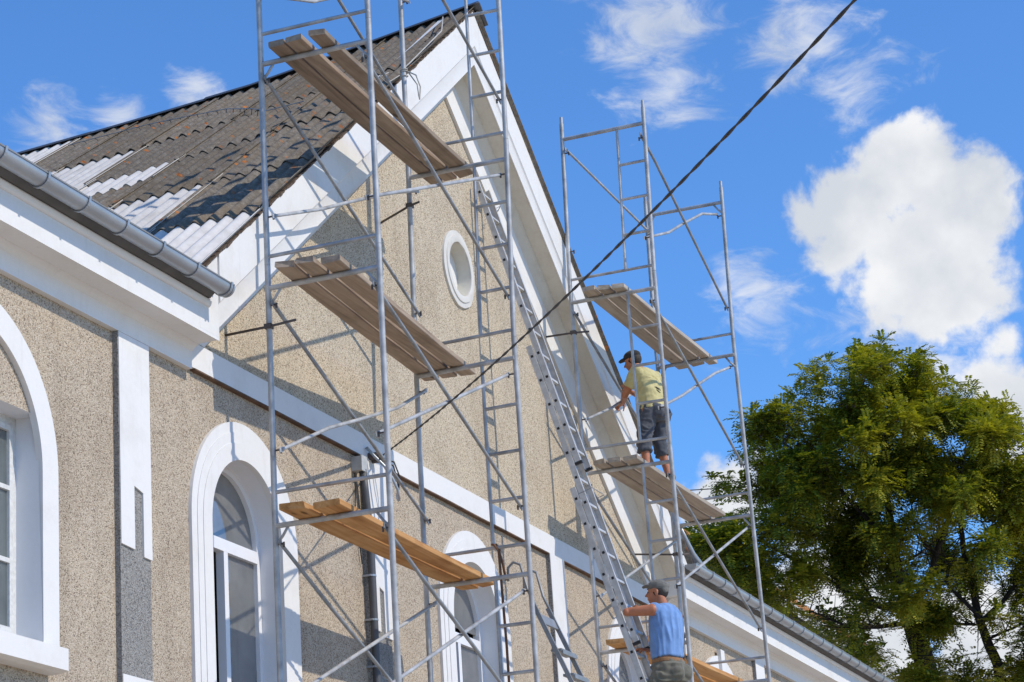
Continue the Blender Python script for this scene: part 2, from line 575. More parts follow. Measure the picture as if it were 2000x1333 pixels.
MT = {
    'cast': m_roughcast('roughcast', (0.45, 0.367, 0.275), (0.565, 0.485, 0.382), (0.21, 0.165, 0.123), 118.0, True),
    'cement': m_roughcast('cement_render', (0.25, 0.243, 0.23), (0.33, 0.322, 0.305), (0.13, 0.126, 0.12), 110),
    'white': m_paint('white_paint', (0.70, 0.688, 0.668), 0.24),
    'rake': m_paint('rake_white', (0.70, 0.685, 0.655), 0.30),
    'stone': m_paint('dull_stone_white', (0.62, 0.60, 0.55), 0.45, (0.40, 0.35, 0.27)),
    'eaves': m_plain('dark_eaves_board', (0.11, 0.11, 0.11), 0.8, var=0.25, nscale=5),  # dark paint, with the shade under the gutter put into the colour
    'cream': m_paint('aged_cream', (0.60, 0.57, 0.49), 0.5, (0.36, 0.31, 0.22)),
    'reveal': m_paint('reveal_white', (0.74, 0.74, 0.75), 0.05),
    'upvc': m_plain('window_plastic', (0.75, 0.75, 0.76), 0.35, var=0.02),
    'oldframe': m_plain('flaking_white', (0.62, 0.62, 0.60), 0.6, var=0.14, nscale=30, bump=0.4),
    'steel': m_steel('galvanised_tube'),
    'steel2': m_steel('dull_tube', (0.27, 0.285, 0.30), 0.5),
    'iron': m_plain('rusty_iron', (0.12, 0.10, 0.092), 0.7, 0.4),
    'alu': m_plain('ladder_aluminium', (0.52, 0.51, 0.49), 0.40, 0.2, var=0.22, nscale=9),
    'alu2': m_plain('shaded_aluminium', (0.26, 0.265, 0.265), 0.5, 0.3, var=0.2, nscale=14),  # darker copy of the aluminium, the hook ladder's shade put into its colour
    'black': m_plain('black_plastic', (0.012, 0.012, 0.013), 0.5),
    'zinc': m_plain('grey_gutter', (0.33, 0.355, 0.385), 0.34, 0.35, var=0.10, nscale=3),
    'conduit': m_plain('grey_conduit', (0.075, 0.077, 0.085), 0.5),
    'boxgrey': m_plain('junction_grey', (0.45, 0.46, 0.45), 0.5),
    'oldwood': m_wood('weathered_plank', (0.195, 0.148, 0.110), (0.335, 0.262, 0.198), (0.43, 0.35, 0.27)),
    'greywood': m_wood('grey_plank', (0.27, 0.225, 0.18), (0.40, 0.345, 0.285), (0.49, 0.43, 0.36)),
    'newwood': m_wood('fresh_plank', (0.28, 0.12, 0.04), (0.50, 0.265, 0.105), (0.62, 0.38, 0.18)),
    'sheet_old': m_sheet('old_corrugated', True),
    'sheet_new': m_sheet('pale_corrugated', False),
    'ridge': m_plain('ridge_steel', (0.10, 0.10, 0.105), 0.45, 0.5),
    'mortar': m_plain('verge_mortar', (0.10, 0.07, 0.05), 0.95, var=0.5, nscale=40, bump=0.8),
    'drip': m_plain('rusty_drip', (0.115, 0.068, 0.042), 0.9, var=0.5, nscale=7),
    'glass': m_glass('window_glass', (0.15, 0.152, 0.15)),  # grey base stands in for the jamb reflected in the panes
    'glass_old': m_glass('old_glass', (0.10, 0.115, 0.11)),
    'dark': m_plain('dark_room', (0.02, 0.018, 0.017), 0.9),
    'cable': m_plain('cable_black', (0.016, 0.015, 0.015), 0.55),
    'rope': m_plain('pale_rope', (0.42, 0.40, 0.36), 0.9),
    'brownrope': m_plain('brown_strap', (0.17, 0.08, 0.04), 0.9),
    'yellow': m_cloth('yellow_tee', (0.55, 0.485, 0.235), stain=0.25, staincol=(0.42, 0.36, 0.18)),
    'blue': m_cloth('blue_vest', (0.165, 0.295, 0.555), var=0.14, stain=0.3, staincol=(0.24, 0.36, 0.58)),
    'shorts': m_cloth('dark_denim', (0.078, 0.084, 0.10), var=0.25, stain=0.5, staincol=(0.13, 0.125, 0.12)),
    'khaki': m_cloth('khaki_trousers', (0.145, 0.138, 0.108), var=0.2, stain=0.35, staincol=(0.24, 0.23, 0.19)),
    'cap': m_cloth('dark_cap', (0.035, 0.035, 0.034), var=0.25),
    'cap2': m_cloth('grey_cap', (0.155, 0.152, 0.138), var=0.2),
    'belt': m_cloth('tan_belt', (0.27, 0.145, 0.07), var=0.2),
    'print': m_plain('shirt_ink', (0.05, 0.045, 0.03), 0.8),
    'skin': m_skin('tanned_skin'),
    'hair': m_plain('short_dark_hair', (0.03, 0.022, 0.017), 0.7, var=0.4, nscale=80, bump=0.5),
    'glove': m_cloth('work_glove', (0.10, 0.085, 0.075), var=0.3),
    'leaf': m_leaf('locust_leaf', (0.052, 0.092, 0.014), (0.155, 0.19, 0.02), (0.42, 0.375, 0.028)),
    'leaf2': m_leaf('darker_leaf', (0.036, 0.070, 0.012), (0.090, 0.130, 0.016), (0.17, 0.18, 0.02)),
    'pod': m_plain('brown_pods', (0.050, 0.026, 0.018), 0.7, var=0.3),
    'bark': m_plain('dark_bark', (0.040, 0.033, 0.028), 0.95, var=0.4, nscale=14, bump=0.8),
    'tile': m_plain('pale_tile', (0.42, 0.40, 0.37), 0.9, var=0.12, nscale=4),
    'ridgetile': m_plain('orange_ridge', (0.40, 0.17, 0.05), 0.9),
    'ground': m_plain('sandy_ground', (0.56, 0.45, 0.32), 0.95, var=0.2, nscale=1.3, bump=0.4),
    'paving': m_plain('concrete_paving', (0.48, 0.42, 0.34), 0.9, var=0.15, nscale=2.0, bump=0.2),
}

GZ = -6.0
# ------------------------------------------------------------------ ground
tag(MB().add([(-400, -400, GZ), (600, -400, GZ), (600, 400, GZ), (-400, 400, GZ)], [(0, 1, 2, 3)]).build('ground', MT['ground']), kind='structure')
pv = MB().box(-9.5, 25, -3.6, -0.004, GZ - 0.05, GZ + 0.12)
tag(pv.build('pavement', MT['paving']), kind='structure')

# ------------------------------------------------------------------ house
AX = 5.4                                   # gable axis
ML, MR = 0.766, 0.743                      # slope of the two rakes


def inner(x):                              # lower edge of the rake face
    return 6.14 - (ML * (AX - x) if x < AX else MR * (x - AX))


house = thing('gabled_house', 'roughcast house with white gable, cornices and corrugated roof behind the scaffolding', 'house', (AX, 0, GZ))

WINS = [  # cx, spring z, outer r, inner r, bottom z (inner opening), kind
    (0.25, 0.02, 0.93, 0.62, -2.35, 'arch'), (5.2, 0.08, 0.93, 0.62, -2.30, 'arch'), (10.15, 0.08, 0.93, 0.62, -2.30, 'arch'),
    (-3.78, -0.12, 1.13, 0.92, -1.31, 'rect'), (13.85, -0.12, 1.13, 0.92, -1.31, 'rect'), (18.6, -0.12, 1.13, 0.92, -1.31, 'rect')]


def hole_loop(w, n=36):
    cx, cz, ro, ri, zb, k = w
    if k == 'arch':
        pts = [(cx + ri, zb)] + [(cx + ri * cos(pi * i / n), cz + ri * sin(pi * i / n)) for i in range(n + 1)] + [(cx - ri, zb)]
    else:
        pts = [(cx + ri, zb), (cx + ri, 0.28), (cx - ri, 0.28), (cx - ri, zb)]
    return pts


MED = (5.325, 3.84, 0.296)
bm = bmesh.new()
loops = [[(-9, GZ), (24, GZ), (24, 1.5), (12.0, 1.5), (AX, 6.4), (-1.3, 1.5), (-9, 1.5)]]
loops += [hole_loop(w) for w in WINS]
loops.append([(MED[0] + MED[2] * cos(2 * pi * i / 40), MED[1] + MED[2] * sin(2 * pi * i / 40)) for i in range(40)])
edges = []
for lp in loops:
    vs = [bm.verts.new((x - AX, 0, z - GZ)) for x, z in lp]
    for i in range(len(vs)):
        edges.append(bm.edges.new((vs[i], vs[(i + 1) % len(vs)])))
bmesh.ops.triangle_fill(bm, use_beauty=True, use_dissolve=False, edges=edges, normal=(0, -1, 0))
for fc in bm.faces:
    fc.normal_update()
    if fc.normal.y > 0:
        fc.normal_flip()
me = bpy.data.meshes.new('wall')
bm.to_mesh(me)
bm.free()
wall = bpy.data.objects.new('wall', me)
scene.collection.objects.link(wall)
wall.parent = house
me.materials.append(MT['cast'])
# side and back walls
sb = MB()
sb.box(-9, -8.75, 0.004, 9.0, GZ, 1.6).box(23.75, 24, 0.004, 9.0, GZ, 1.6).box(-8.75, 23.75, 8.8, 9.0, GZ, 1.6)
sb.build('side_wall', MT['cast'], house)

# cornices of the two wings
CP = [(0.05, 1.19), (-0.052, 1.19), (-0.052, 1.322), (-0.058, 1.334), (-0.066, 1.338), (-0.072, 1.345), (-0.080, 1.358), (-0.094, 1.370), (-0.112, 1.376), (-0.118, 1.386),
      (-0.288, 1.386), (-0.292, 1.376), (-0.30, 1.376), (-0.30, 1.602), (0.05, 1.602)]
CM = [(0.04, 1.603), (-0.30, 1.603), (-0.312, 1.606), (-0.322, 1.616), (-0.328, 1.630), (-0.332, 1.650), (-0.318, 1.654), (-0.316, 1.80), (0.04, 1.80)]


def stations(x0, x1, step=0.7, amp=0.004, dz=0.0):
    n = max(2, int((x1 - x0) / step))
    return [(x0 + (x1 - x0) * i / n, dz + noise.noise(V((x0 + (x1 - x0) * i / n, 3.1, dz))) * amp) for i in range(n + 1)]


for (x0, x1, dz) in ((-9.0, -0.66, 0.0), (11.62, 24.3, 0.02)):
    co_ = MB().extrude_x(CP, stations(x0, x1, dz=dz)).build('cornice', MT['white'], house, auto=35)
    MB().extrude_x(CM, stations(x0 if x0 < 0 else 11.62, -0.83 if x0 < 0 else x1, dz=dz)).build('moulding', MT['white'], co_, auto=35)
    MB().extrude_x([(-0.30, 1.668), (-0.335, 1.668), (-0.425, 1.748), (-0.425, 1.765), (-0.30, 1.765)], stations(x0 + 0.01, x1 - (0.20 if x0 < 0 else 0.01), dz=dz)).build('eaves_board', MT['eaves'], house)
# rakes: the cornice profile carried up the gable (vertical offsets from the lower edge of the face)
RP = [(0.05, 0.0), (-0.284, 0.0), (-0.288, -0.012), (-0.30, -0.012), (-0.30, 0.175), (-0.306, 0.19), (-0.318, 0.205), (-0.318, 0.612), (0.05, 0.612)]
RS = [(0.05, -0.14), (-0.035, -0.14), (-0.05, -0.115), (-0.07, -0.10), (-0.082, -0.075), (-0.10, -0.05), (-0.118, -0.03), (-0.124, -0.004), (-0.283, -0.004), (-0.283, 0.006), (0.05, 0.006)]


def rake_stations(xs):
    return [(x, inner(x) + 0.006 * noise.noise(V((x * 1.7, 0.2, 0.5)))) for x in xs]


xsL = [-0.66 + (AX + 0.66) * i / 14 for i in range(15)]
xsS = [-0.44 + (AX + 0.44) * i / 14 for i in range(15)]
xsR = [AX + (11.5 - AX) * i / 14 for i in range(15)]
MB().extrude_x(RP, rake_stations(xsL)).build('rake_cornice', MT['rake'], house, auto=35)
MB().extrude_x(RP, rake_stations(xsR)).build('rake_cornice', MT['rake'], house, auto=35)
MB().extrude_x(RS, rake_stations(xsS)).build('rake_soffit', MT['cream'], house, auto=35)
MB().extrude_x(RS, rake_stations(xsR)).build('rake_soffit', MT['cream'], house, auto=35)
# plain bands on the wall under the two soffits
FL, FR = 0.25, 0.54
xa = (FR - FL) / (ML + MR)
xl = AX - (6.14 - FL - 1.44) / ML
xr = AX + (6.14 - FR - 1.44) / MR
fz = MB().prism([(xl, 1.44), (AX - xa, inner(AX - xa) - FL), (AX - xa, inner(AX - xa) - 0.13), (AX - (6.14 - 0.13 - 1.44) / ML, 1.44)], -0.034, 0.02)
fz.build('rake_frieze', MT['rake'], house)
fz = MB().prism([(AX - xa + 0.001, inner(AX - xa) - 0.13), (AX, 6.01), (AX + (6.14 - 0.13 - 1.44) / MR, 1.44), (xr, 1.44), (AX - xa + 0.001, inner(AX - xa) - FL)][::-1], -0.034, 0.02)
fz.build('rake_frieze', MT['rake'], house)
kn = MB().prism([(-0.98, 1.404), (-0.661, 1.404), (-0.661, inner(-0.66) + 0.6), (-0.98, inner(-0.98) + 0.6)], -0.301, 0.02)
kn.build('kneeler', MT['rake'], house)
kn = MB().prism([(11.501, 1.41), (12.03, 1.41), (12.03, inner(12.03) + 0.6), (11.501, inner(11.5) + 0.6)], -0.301, 0.02)
kn.build('kneeler', MT['rake'], house)

# string course and its rusty drip edge
MB().extrude_x([(0.03, 1.212), (-0.045, 1.212), (-0.045, 1.425), (-0.02, 1.432), (0.03, 1.432)], stations(-0.655, 11.6)).build('string_course', MT['white'], house)
MB().extrude_x([(0.02, 1.198), (-0.049, 1.199), (-0.050, 1.211), (0.02, 1.211)], stations(-0.60, 7.43, 0.25, 0.006)).build('drip_edge', MT['drip'], house)
MB().extrude_x([(0.02, 1.198), (-0.049, 1.199), (-0.050, 1.211), (0.02, 1.211)], stations(7.90, 11.5, 0.25, 0.006)).build('drip_edge', MT['drip'], house)

# pilasters: white upper part with a slot cut out of it, grey render bared below


def pilaster(x0, x1, top, cut=None, bare=None, slot=None, bare_side=True):
    sd_ = MB().box(x0 - 0.012, x0 - 0.001, -0.046 if bare_side else -0.03, 0.03, GZ, top - 0.004)
    if cut is None:
        pl = MB().box(x0, x1, -0.05, 0.03, GZ, top).build('pilaster', MT['white'], house)
        sd_.build('unpainted_side', MT['cement'], pl)
        return
    sx0, sx1, sz = slot
    p = MB().prism([(x0, top), (x0, cut), (sx0, cut - 0.012), (sx0, sz), (sx1, sz - 0.03), (sx1, cut - 0.045), (x1, cut - 0.05), (x1, top)], -0.05, 0.03)
    pl = p.build('pilaster', MT['white'], house)
    sd_.build('unpainted_side', MT['cement'], pl)
    MB().box(x0 + 0.004, x1 - 0.004, -0.036, 0.03, bare + 0.002, top - 0.05).build('bared_render', MT['cement'], pl)
    MB().box(x0, x1 + 0.01, -0.048, 0.03, GZ, bare).build('pilaster_base', MT['white'], pl)


pilaster(-1.80, -1.345, 1.189, -0.43, -1.385, (-1.60, -1.468, 0.04))
pilaster(2.60, 3.07, 1.21, -0.36, -1.35, (2.81, 2.905, 0.04))
pilaster(7.445, 7.885, 1.21)
pilaster(12.02, 12.46, 1.209)
pilaster(15.60, 16.05, 1.209)
pilaster(20.2, 20.65, 1.209)

# round medallion
med = MB()


def ring_strip(mb, prof, cx, cz, n=56, wob=0.0):
    vs, fs = [], []
    m = len(prof)
    for i in range(n):
        a = 2 * pi * i / n
        for (r, y) in prof:
            rr = r + wob * noise.noise(V((cos(a) * 3, sin(a) * 3, r * 9)))
            vs.append((cx + rr * cos(a), y, cz + rr * sin(a)))
    for i in range(n):
        i2 = (i + 1) % n
        for k in range(m - 1):
            fs.append((i * m + k, i2 * m + k, i2 * m + k + 1, i * m + k + 1))
    mb.add(vs, fs)


ring_strip(med, [(0.418, 0.01), (0.415, -0.022), (0.364, -0.027), (0.358, -0.038), (0.312, -0.042), (0.292, -0.036), (0.290, -0.02)], MED[0], MED[1], wob=0.010)
medo = med.build('medallion', MT['stone'], house, auto=30)
mr_ = MB()
ring_strip(mr_, [(0.290, -0.021), (0.288, 0.125)], MED[0], MED[1])
mr_.build('medallion_reveal', MT['cream'], medo, smooth=True)  # cream carries dirt and also the shade and warm bounce inside the recess
md = MB()
md.add([(MED[0] + 0.30 * cos(2 * pi * i / 40), 0.122, MED[1] + 0.30 * sin(2 * pi * i / 40)) for i in range(40)], [tuple(range(40))])
md.build('medallion_panel', MT['rake'], medo)

# arched windows of the gable bay


def arch_window(w, open_leaf):
    cx, cz, ro, ri, zb, _ = w
    fy = 0.17
    fr = MB().arch_ring(cx, cz, ri - 0.055, ri + 0.02, fy, fy + 0.07, zb - 0.02)
    fr.box(cx - ri + 0.05, cx + ri - 0.05, fy - 0.005, fy + 0.07, -0.085, 0.015)
    fr.box(cx - 0.035, cx + 0.035, fy - 0.004, fy + 0.068, zb, -0.085)
    win = fr.build('window', MT['upvc'], house)
    # moulded surround: three stepped bands
    su = MB()
    su.arch_ring(cx, cz, ro - 0.085, ro, -0.030, 0.01, zb - 0.1)
    su.arch_ring(cx, cz, ro - 0.17, ro - 0.085, -0.037, 0.01, zb - 0.1)
    su.arch_ring(cx, cz, ri - 0.004, ro - 0.17, -0.044, 0.01, zb - 0.1)
    su.build('surround', MT['white'], win)
    # reveal
    lp = hole_loop(w)
    rv = MB()
    vs = [(x, 0.0, z) for x, z in lp] + [(x, 0.24, z) for x, z in lp]
    m = len(lp)
    rv.add(vs, [(i, i + 1, m + i + 1, m + i) for i in range(m - 1)])
    rv.build('reveal', MT['reveal'], win, auto=30, recalc=False)
    # panes
    n = 30
    r2 = ri - 0.05
    pts = [(cx + r2 * cos(pi * i / n), 0.21, max(0.0, cz + r2 * sin(pi * i / n))) for i in range(n + 1)]
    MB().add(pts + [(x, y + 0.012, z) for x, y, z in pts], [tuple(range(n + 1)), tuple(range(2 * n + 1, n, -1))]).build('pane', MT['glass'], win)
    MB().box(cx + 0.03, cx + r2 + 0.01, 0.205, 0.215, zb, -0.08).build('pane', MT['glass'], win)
    # inner seal line of the arch light
    if open_leaf:
        # left leaf swung inwards on its outer edge
        a = radians(72)
        hx, hy = cx - r2, fy + 0.05
        ux, uy = cos(a), sin(a)
        L = r2 - 0.04
        lf = MB()

        def slab(s0, s1, z0, z1, th=0.05):
            lf.obox((hx + ux * (s0 + s1) / 2, hy + uy * (s0 + s1) / 2, (z0 + z1) / 2), V((ux, uy, 0)) * (s1 - s0) / 2, V((-uy, ux, 0)) * th / 2, V((0, 0, (z1 - z0) / 2)))
        slab(0, 0.055, zb, -0.09)
        slab(L - 0.055, L, zb, -0.09)
        slab(0.055, L - 0.055, -0.15, -0.09)
        slab(0.055, L - 0.055, zb, zb + 0.06)
        leaf = lf.build('open_sash', MT['upvc'], win)
        gp = MB().obox((hx + ux * L / 2, hy + uy * L / 2, (zb - 0.1) / 2), V((ux, uy, 0)) * (L / 2 - 0.05), V((-uy, ux, 0)) * 0.006, V((0, 0, (-0.15 - zb) / 2 - 0.02)))
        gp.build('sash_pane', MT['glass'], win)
    else:
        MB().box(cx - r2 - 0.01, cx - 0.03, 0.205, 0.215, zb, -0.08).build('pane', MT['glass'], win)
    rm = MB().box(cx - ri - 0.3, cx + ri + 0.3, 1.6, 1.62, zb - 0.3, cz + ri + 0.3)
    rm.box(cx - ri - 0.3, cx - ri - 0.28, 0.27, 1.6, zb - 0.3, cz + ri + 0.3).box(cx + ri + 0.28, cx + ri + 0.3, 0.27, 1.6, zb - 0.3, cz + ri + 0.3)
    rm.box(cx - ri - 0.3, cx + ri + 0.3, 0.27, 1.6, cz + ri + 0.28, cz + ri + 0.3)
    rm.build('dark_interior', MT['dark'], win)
    MB().box(cx - ro - 0.05, cx + ro + 0.05, -0.11, 0.17, zb - 0.09, zb - 0.02).build('sill', MT['white'], win)


for i, w in enumerate(WINS[:3]):
    arch_window(w, i < 2)


def wing_window(w, key):
    cx, cz, ro, ri, zb, _ = w
    top, fy = 0.28, 0.17
    x0, x1 = cx - ri, cx + ri
    fr = MB()
    fr.box(x0, x1, fy, fy + 0.06, top - 0.06, top + 0.01).box(x0, x1, fy, fy + 0.06, zb, zb + 0.06)
    fr.box(x0, x0 + 0.055, fy, fy + 0.06, zb + 0.06, top - 0.06).box(x1 - 0.055, x1, fy, fy + 0.06, zb + 0.06, top - 0.06)
    fr.box(cx - 0.05, cx + 0.05, fy - 0.01, fy + 0.06, zb + 0.06, top - 0.06)
    zs = [zb + 0.06, -0.745, -0.235, top - 0.06]
    win = fr.build('window', MT['oldframe'], house)
    sx = MB()
    for (a, b) in ((x0 + 0.055, cx - 0.05), (cx + 0.05, x1 - 0.055)):
        sx.box(a + 0.002, a + 0.045, fy - 0.012, fy + 0.04, zb + 0.062, top - 0.062).box(b - 0.045, b - 0.002, fy - 0.012, fy + 0.04, zb + 0.062, top - 0.062)
        for z in zs[1:3]:
            sx.box(a + 0.045, b - 0.045, fy - 0.012, fy + 0.03, z - 0.016, z + 0.016)
        sx.box(a + 0.045, b - 0.045, fy - 0.012, fy + 0.03, zb + 0.062, zb + 0.105).box(a + 0.045, b - 0.045, fy - 0.012, fy + 0.03, top - 0.105, top - 0.062)
    sx.build('sash', MT['oldframe'], win)
    for (a, b) in ((x0 + 0.10, cx - 0.095), (cx + 0.095, x1 - 0.10)):
        for k in range(3):
            MB().box(a - 0.004, b + 0.004, fy + 0.008 + 0.002 * k, fy + 0.014 + 0.002 * k, zs[k] + 0.008, zs[k + 1] - 0.008).build('pane', MT['glass_old'], win)
    MB().arch_ring(cx, cz, ri + 0.004, ro, -0.042, 0.01, zb - 0.055, 48).build('surround', MT['white'], win)
    rv = MB()
    lp = [(x1, zb), (x1, top), (x0, top), (x0, zb)]
    vs = [(x, -0.005 if i in (1, 2) else -0.04, z) for i, (x, z) in enumerate(lp)] + [(x, 0.23, z) for x, z in lp]
    rv.add(vs, [(i, i + 1, 5 + i, 4 + i) for i in range(3)])
    rv.build('reveal', MT['reveal'], win, recalc=False)
    sl = MB().extrude_x([(0.17, zb - 0.002), (-0.055, zb - 0.045), (-0.16, zb - 0.05), (-0.16, zb - 0.20), (-0.10, zb - 0.215), (0.0, zb - 0.215)], [(x0 - 0.19, 0), (x1 + 0.13, 0)])
    sl.build('sill', MT['white'], win)
    if key:
        MB().prism([(cx - 0.075, 0.70), (cx + 0.075, 0.70), (cx + 0.088, 1.09), (cx - 0.088, 1.09)], -0.085, -0.03).build('keystone', MT['white'], win)


wing_window(WINS[3], False)
wing_window(WINS[4], True)
wing_window(WINS[5], True)

# gutters
GR = 0.072


def gutter(x0, x1, y, z, cap_x, brx):
    n = 14
    sec = []
    for i in range(n + 1):
        a = pi + pi * i / n
        sec.append((y + GR * cos(a), z + GR * sin(a)))
    sec = [(y - GR - 0.006, z + 0.004), (y - GR - 0.010, z + 0.012), (y - GR - 0.002, z + 0.016)] + sec
    back = [(a + (y - a) * 0.05, b + (z + 0.02 - b) * 0.05) for a, b in sec][::-1]
    g = MB().extrude_x(sec + back, stations(x0, x1, 1.0, 0.005))
    go = g.build('gutter', MT['zinc'], house, auto=50)
    cp = MB()
    arc = [(y + (GR + 0.005) * cos(pi + pi * i / n), z + (GR + 0.005) * sin(pi + pi * i / n)) for i in range(n + 1)]
    cp.extrude_x(arc, [(cap_x - 0.012, 0), (cap_x + 0.012, 0)])
    cp.build('gutter_end_cap', MT['zinc'], go)
    for bx in brx:
        b = MB()
        pts = [(bx, y - GR - 0.012, z + 0.018)] + [(bx, y + (GR + 0.008) * cos(pi + pi * i / 10), z + (GR + 0.008) * sin(pi + pi * i / 10)) for i in range(11)] + [(bx, -0.312, z + 0.02)]
        for i in range(len(pts) - 1):
            p, q = V(pts[i]), V(pts[i + 1])
            d = (q - p)
            nrm = V((1, 0, 0)).cross(d).normalized()
            b.obox((p + q) / 2, (0.013, 0, 0), d * 0.52, nrm * 0.0035)
        b.build('gutter_bracket', MT['zinc'], go)


gutter(-9.0, -0.84, -0.462, 1.735, -0.84, [-0.89 - 0.535 * i for i in range(15)])
gutter(11.42, 24.3, -0.462, 1.755, 11.42, [11.58 + 0.56 * i for i in range(22)])

# roofs of the wings (out of sight from the street) and the far gable slope
for (x0, x1) in ((-9.2, -0.75), (12.1, 24.4)):
    wr = MB()
    wr.add([(x0, -0.37, 1.775), (x1, -0.37, 1.775), (x1, 5.0, 4.1), (x0, 5.0, 4.1), (x0, -0.37, 1.80), (x1, -0.37, 1.80), (x1, 5.0, 4.125), (x0, 5.0, 4.125),
            (x0, 9.6, 1.9), (x1, 9.6, 1.9)], [(0, 3, 2, 1), (4, 5, 6, 7), (0, 1, 5, 4), (7, 6, 9, 8)])
    wr.build('wing_roof', MT['sheet_old'], house)
ce = MB()
nx = int((24.3 - 12.1) / 0.0375)
vs, fs = [], []
for i in range(nx + 1):
    x = 12.1 + i * 0.0375
    zz = 0.02 * sin(2 * pi * x / 0.15)
    vs += [(x, -0.40, 1.80 + zz), (x, 0.4, 2.15 + zz), (x, -0.40, 1.792 + zz)]
for i in range(nx):
    a = i * 3
    fs += [(a, a + 3, a + 4, a + 1), (a, a + 2, a + 5, a + 3)]
ce.add(vs, fs)
ce.build('eaves_sheet', MT['sheet_old'], house, smooth=True)
fl = MB().tube([(11.55, -0.33, 2.24), (11.95, -0.34, 1.98), (12.25, -0.36, 1.86), (12.6, -0.36, 1.83)], [0.03, 0.05, 0.06, 0.03], 8)
fl.build('valley_flashing', MT['zinc'], house, smooth=True)

# gable roof: sagging ridge and individual corrugated sheets on the near slope


def interp(x, xs, ys):
    if x <= xs[0]:
        return ys[0] + (ys[1] - ys[0]) * (x - xs[0]) / (xs[1] - xs[0])
    for i in range(len(xs) - 1):
        if x <= xs[i + 1]:
            return ys[i] + (ys[i + 1] - ys[i]) * (x - xs[i]) / (xs[i + 1] - xs[i])
    return ys[-1] + (ys[-1] - ys[-2]) * (x - xs[-1]) / (xs[-1] - xs[-2])


def zr(y):
    return interp(y, [-0.35, 1.0, 2.25, 3.8, 5.36, 9.0], [6.79, 6.60, 6.425, 6.315, 6.22, 6.02])


def roof_pt(s, y, h=0.0, side=-1):
    w = s / 8.0
    x = AX + side * 6.4 * w
    z = zr(y) * (1 - w) + 1.90 * w
    return V((x + side * h * 0.6, y, z + h * 0.8))


deck = MB()
for side in (-1, 1):
    ys = [-0.30, 1.0, 2.25, 3.8, 5.36, 8.9]
    for i in range(len(ys) - 1):
        deck.add([tuple(roof_pt(s, y, -0.075, side)) for s, y in ((0.02, ys[i]), (0.02, ys[i + 1]), (7.9, ys[i + 1]), (7.9, ys[i]))], [(0, 1, 2, 3)])
roof = deck.build('roof', MT['mortar'], house)
ROWS = [(0.06, 2.20), (2.02, 3.66), (3.48, 5.22), (5.02, 6.76), (6.58, 8.12)]
NEW = {(0, 5), (1, 3), (1, 4), (2, 2), (2, 3), (3, 1), (3, 2), (4, 0), (4, 1)}


def sheet(s0, s1, y0, y1, lift0, lift1, mat, side=-1, tilt=0.0):
    nw = max(1, int(round((y1 - y0) / 0.148)))
    nc = nw * 8
    rows = 4
    vs, fs = [], []
    for layer in (0, 1):
        for r in range(rows):
            s = s0 + (s1 - s0) * r / (rows - 1)
            for c in range(nc + 1):
                y = y0 + (y1 - y0) * c / nc
                hh = 0.025 * cos(2 * pi * c / 8.0) + lift0 + (lift1 - lift0) * r / (rows - 1) + tilt * (c / nc - 0.5) + (0 if layer == 0 else -0.008)
                vs.append(tuple(roof_pt(s, y, hh, side)))
    m = (nc + 1)
    o2 = m * rows
    for r in range(rows - 1):
        for c in range(nc):
            a = r * m + c
            fs.append((a, a + 1, a + m + 1, a + m))
            fs.append((o2 + a, o2 + a + m, o2 + a + m + 1, o2 + a + 1))
    for c in range(nc):
        for r in (0, rows - 1):
            a = r * m + c
            fs.append((a, o2 + a, o2 + a + 1, a + 1))
    for r in range(rows - 1):
        for c in (0, nc):
            a = r * m + c
            fs.append((a, a + m, o2 + a + m, o2 + a))
    return MB().add(vs, fs).build('roof_sheet', mat, roof, auto=60)


YE = [-0.36, 0.67, 1.69, 2.70, 3.72, 4.46, 5.46, 6.46, 7.46, 8.5]
for ri_, (s0, s1) in enumerate(ROWS):
    for ci in range(len(YE) - 1):
        nw = (ri_, ci) in NEW or (ri_ == 0 and ci == 6)
        j = rnd.uniform(-0.03, 0.03)
        ov = 0.045 if ci < len(YE) - 2 else 0
        se = s1
        if (ri_, ci) in ((2, 2), (2, 3)):        # short pale pieces laid over an old sheet
            sheet(4.12, s1, YE[ci], YE[ci + 1] + ov, 0.0, 0.03, MT['sheet_old'])
            se = 4.34
        sheet(s0 + rnd.uniform(-0.02, 0.02), se + rnd.uniform(-0.05, 0.05), YE[ci], YE[ci + 1] + ov, rnd.uniform(-0.004, 0.004), 0.018 + rnd.uniform(-0.004, 0.010),
              MT['sheet_new'] if nw else MT['sheet_old'], tilt=rnd.uniform(-0.012, 0.012))
for ci in range(4):
    y0, y1 = -0.36 + 2.3 * ci, -0.36 + 2.3 * (ci + 1)
    sheet(0.06, 8.3, y0, y1, 0.0, 0.0, MT['sheet_old'], side=1)
# verge mortar under the sheet edges on the rake
vm = MB()
for side, m_, x_end in ((-1, ML, -0.95), (1, MR, 12.0)):
    n = 150
    for i in range(n):
        t0, t1 = i / n, (i + 1.05) / n
        xa, xb = AX + (x_end - AX) * t0, AX + (x_end - AX) * t1
        h = (0.004 + 0.012 * rnd.random()) if side < 0 else 0.018
        dn = 0.006 + 0.022 * max(0, noise.noise(V((i * 0.37, side, 0.3)))) if side < 0 else 0.002
        za, zb_ = inner(xa) + 0.612, inner(xb) + 0.612
        yf = -0.322 - 0.008 * rnd.random()
        vm.add([(xa, yf, za - dn), (xb, yf, zb_ - dn), (xb, yf, zb_ + h), (xa, yf, za + h), (xa, -0.1, za - dn), (xb, -0.1, zb_ - dn), (xb, -0.1, zb_ + h), (xa, -0.1, za + h)],
               [(0, 1, 2, 3), (7, 6, 5, 4), (0, 4, 5, 1), (3, 2, 6, 7)])
vm.build('verge_mortar', MT['mortar'], house)
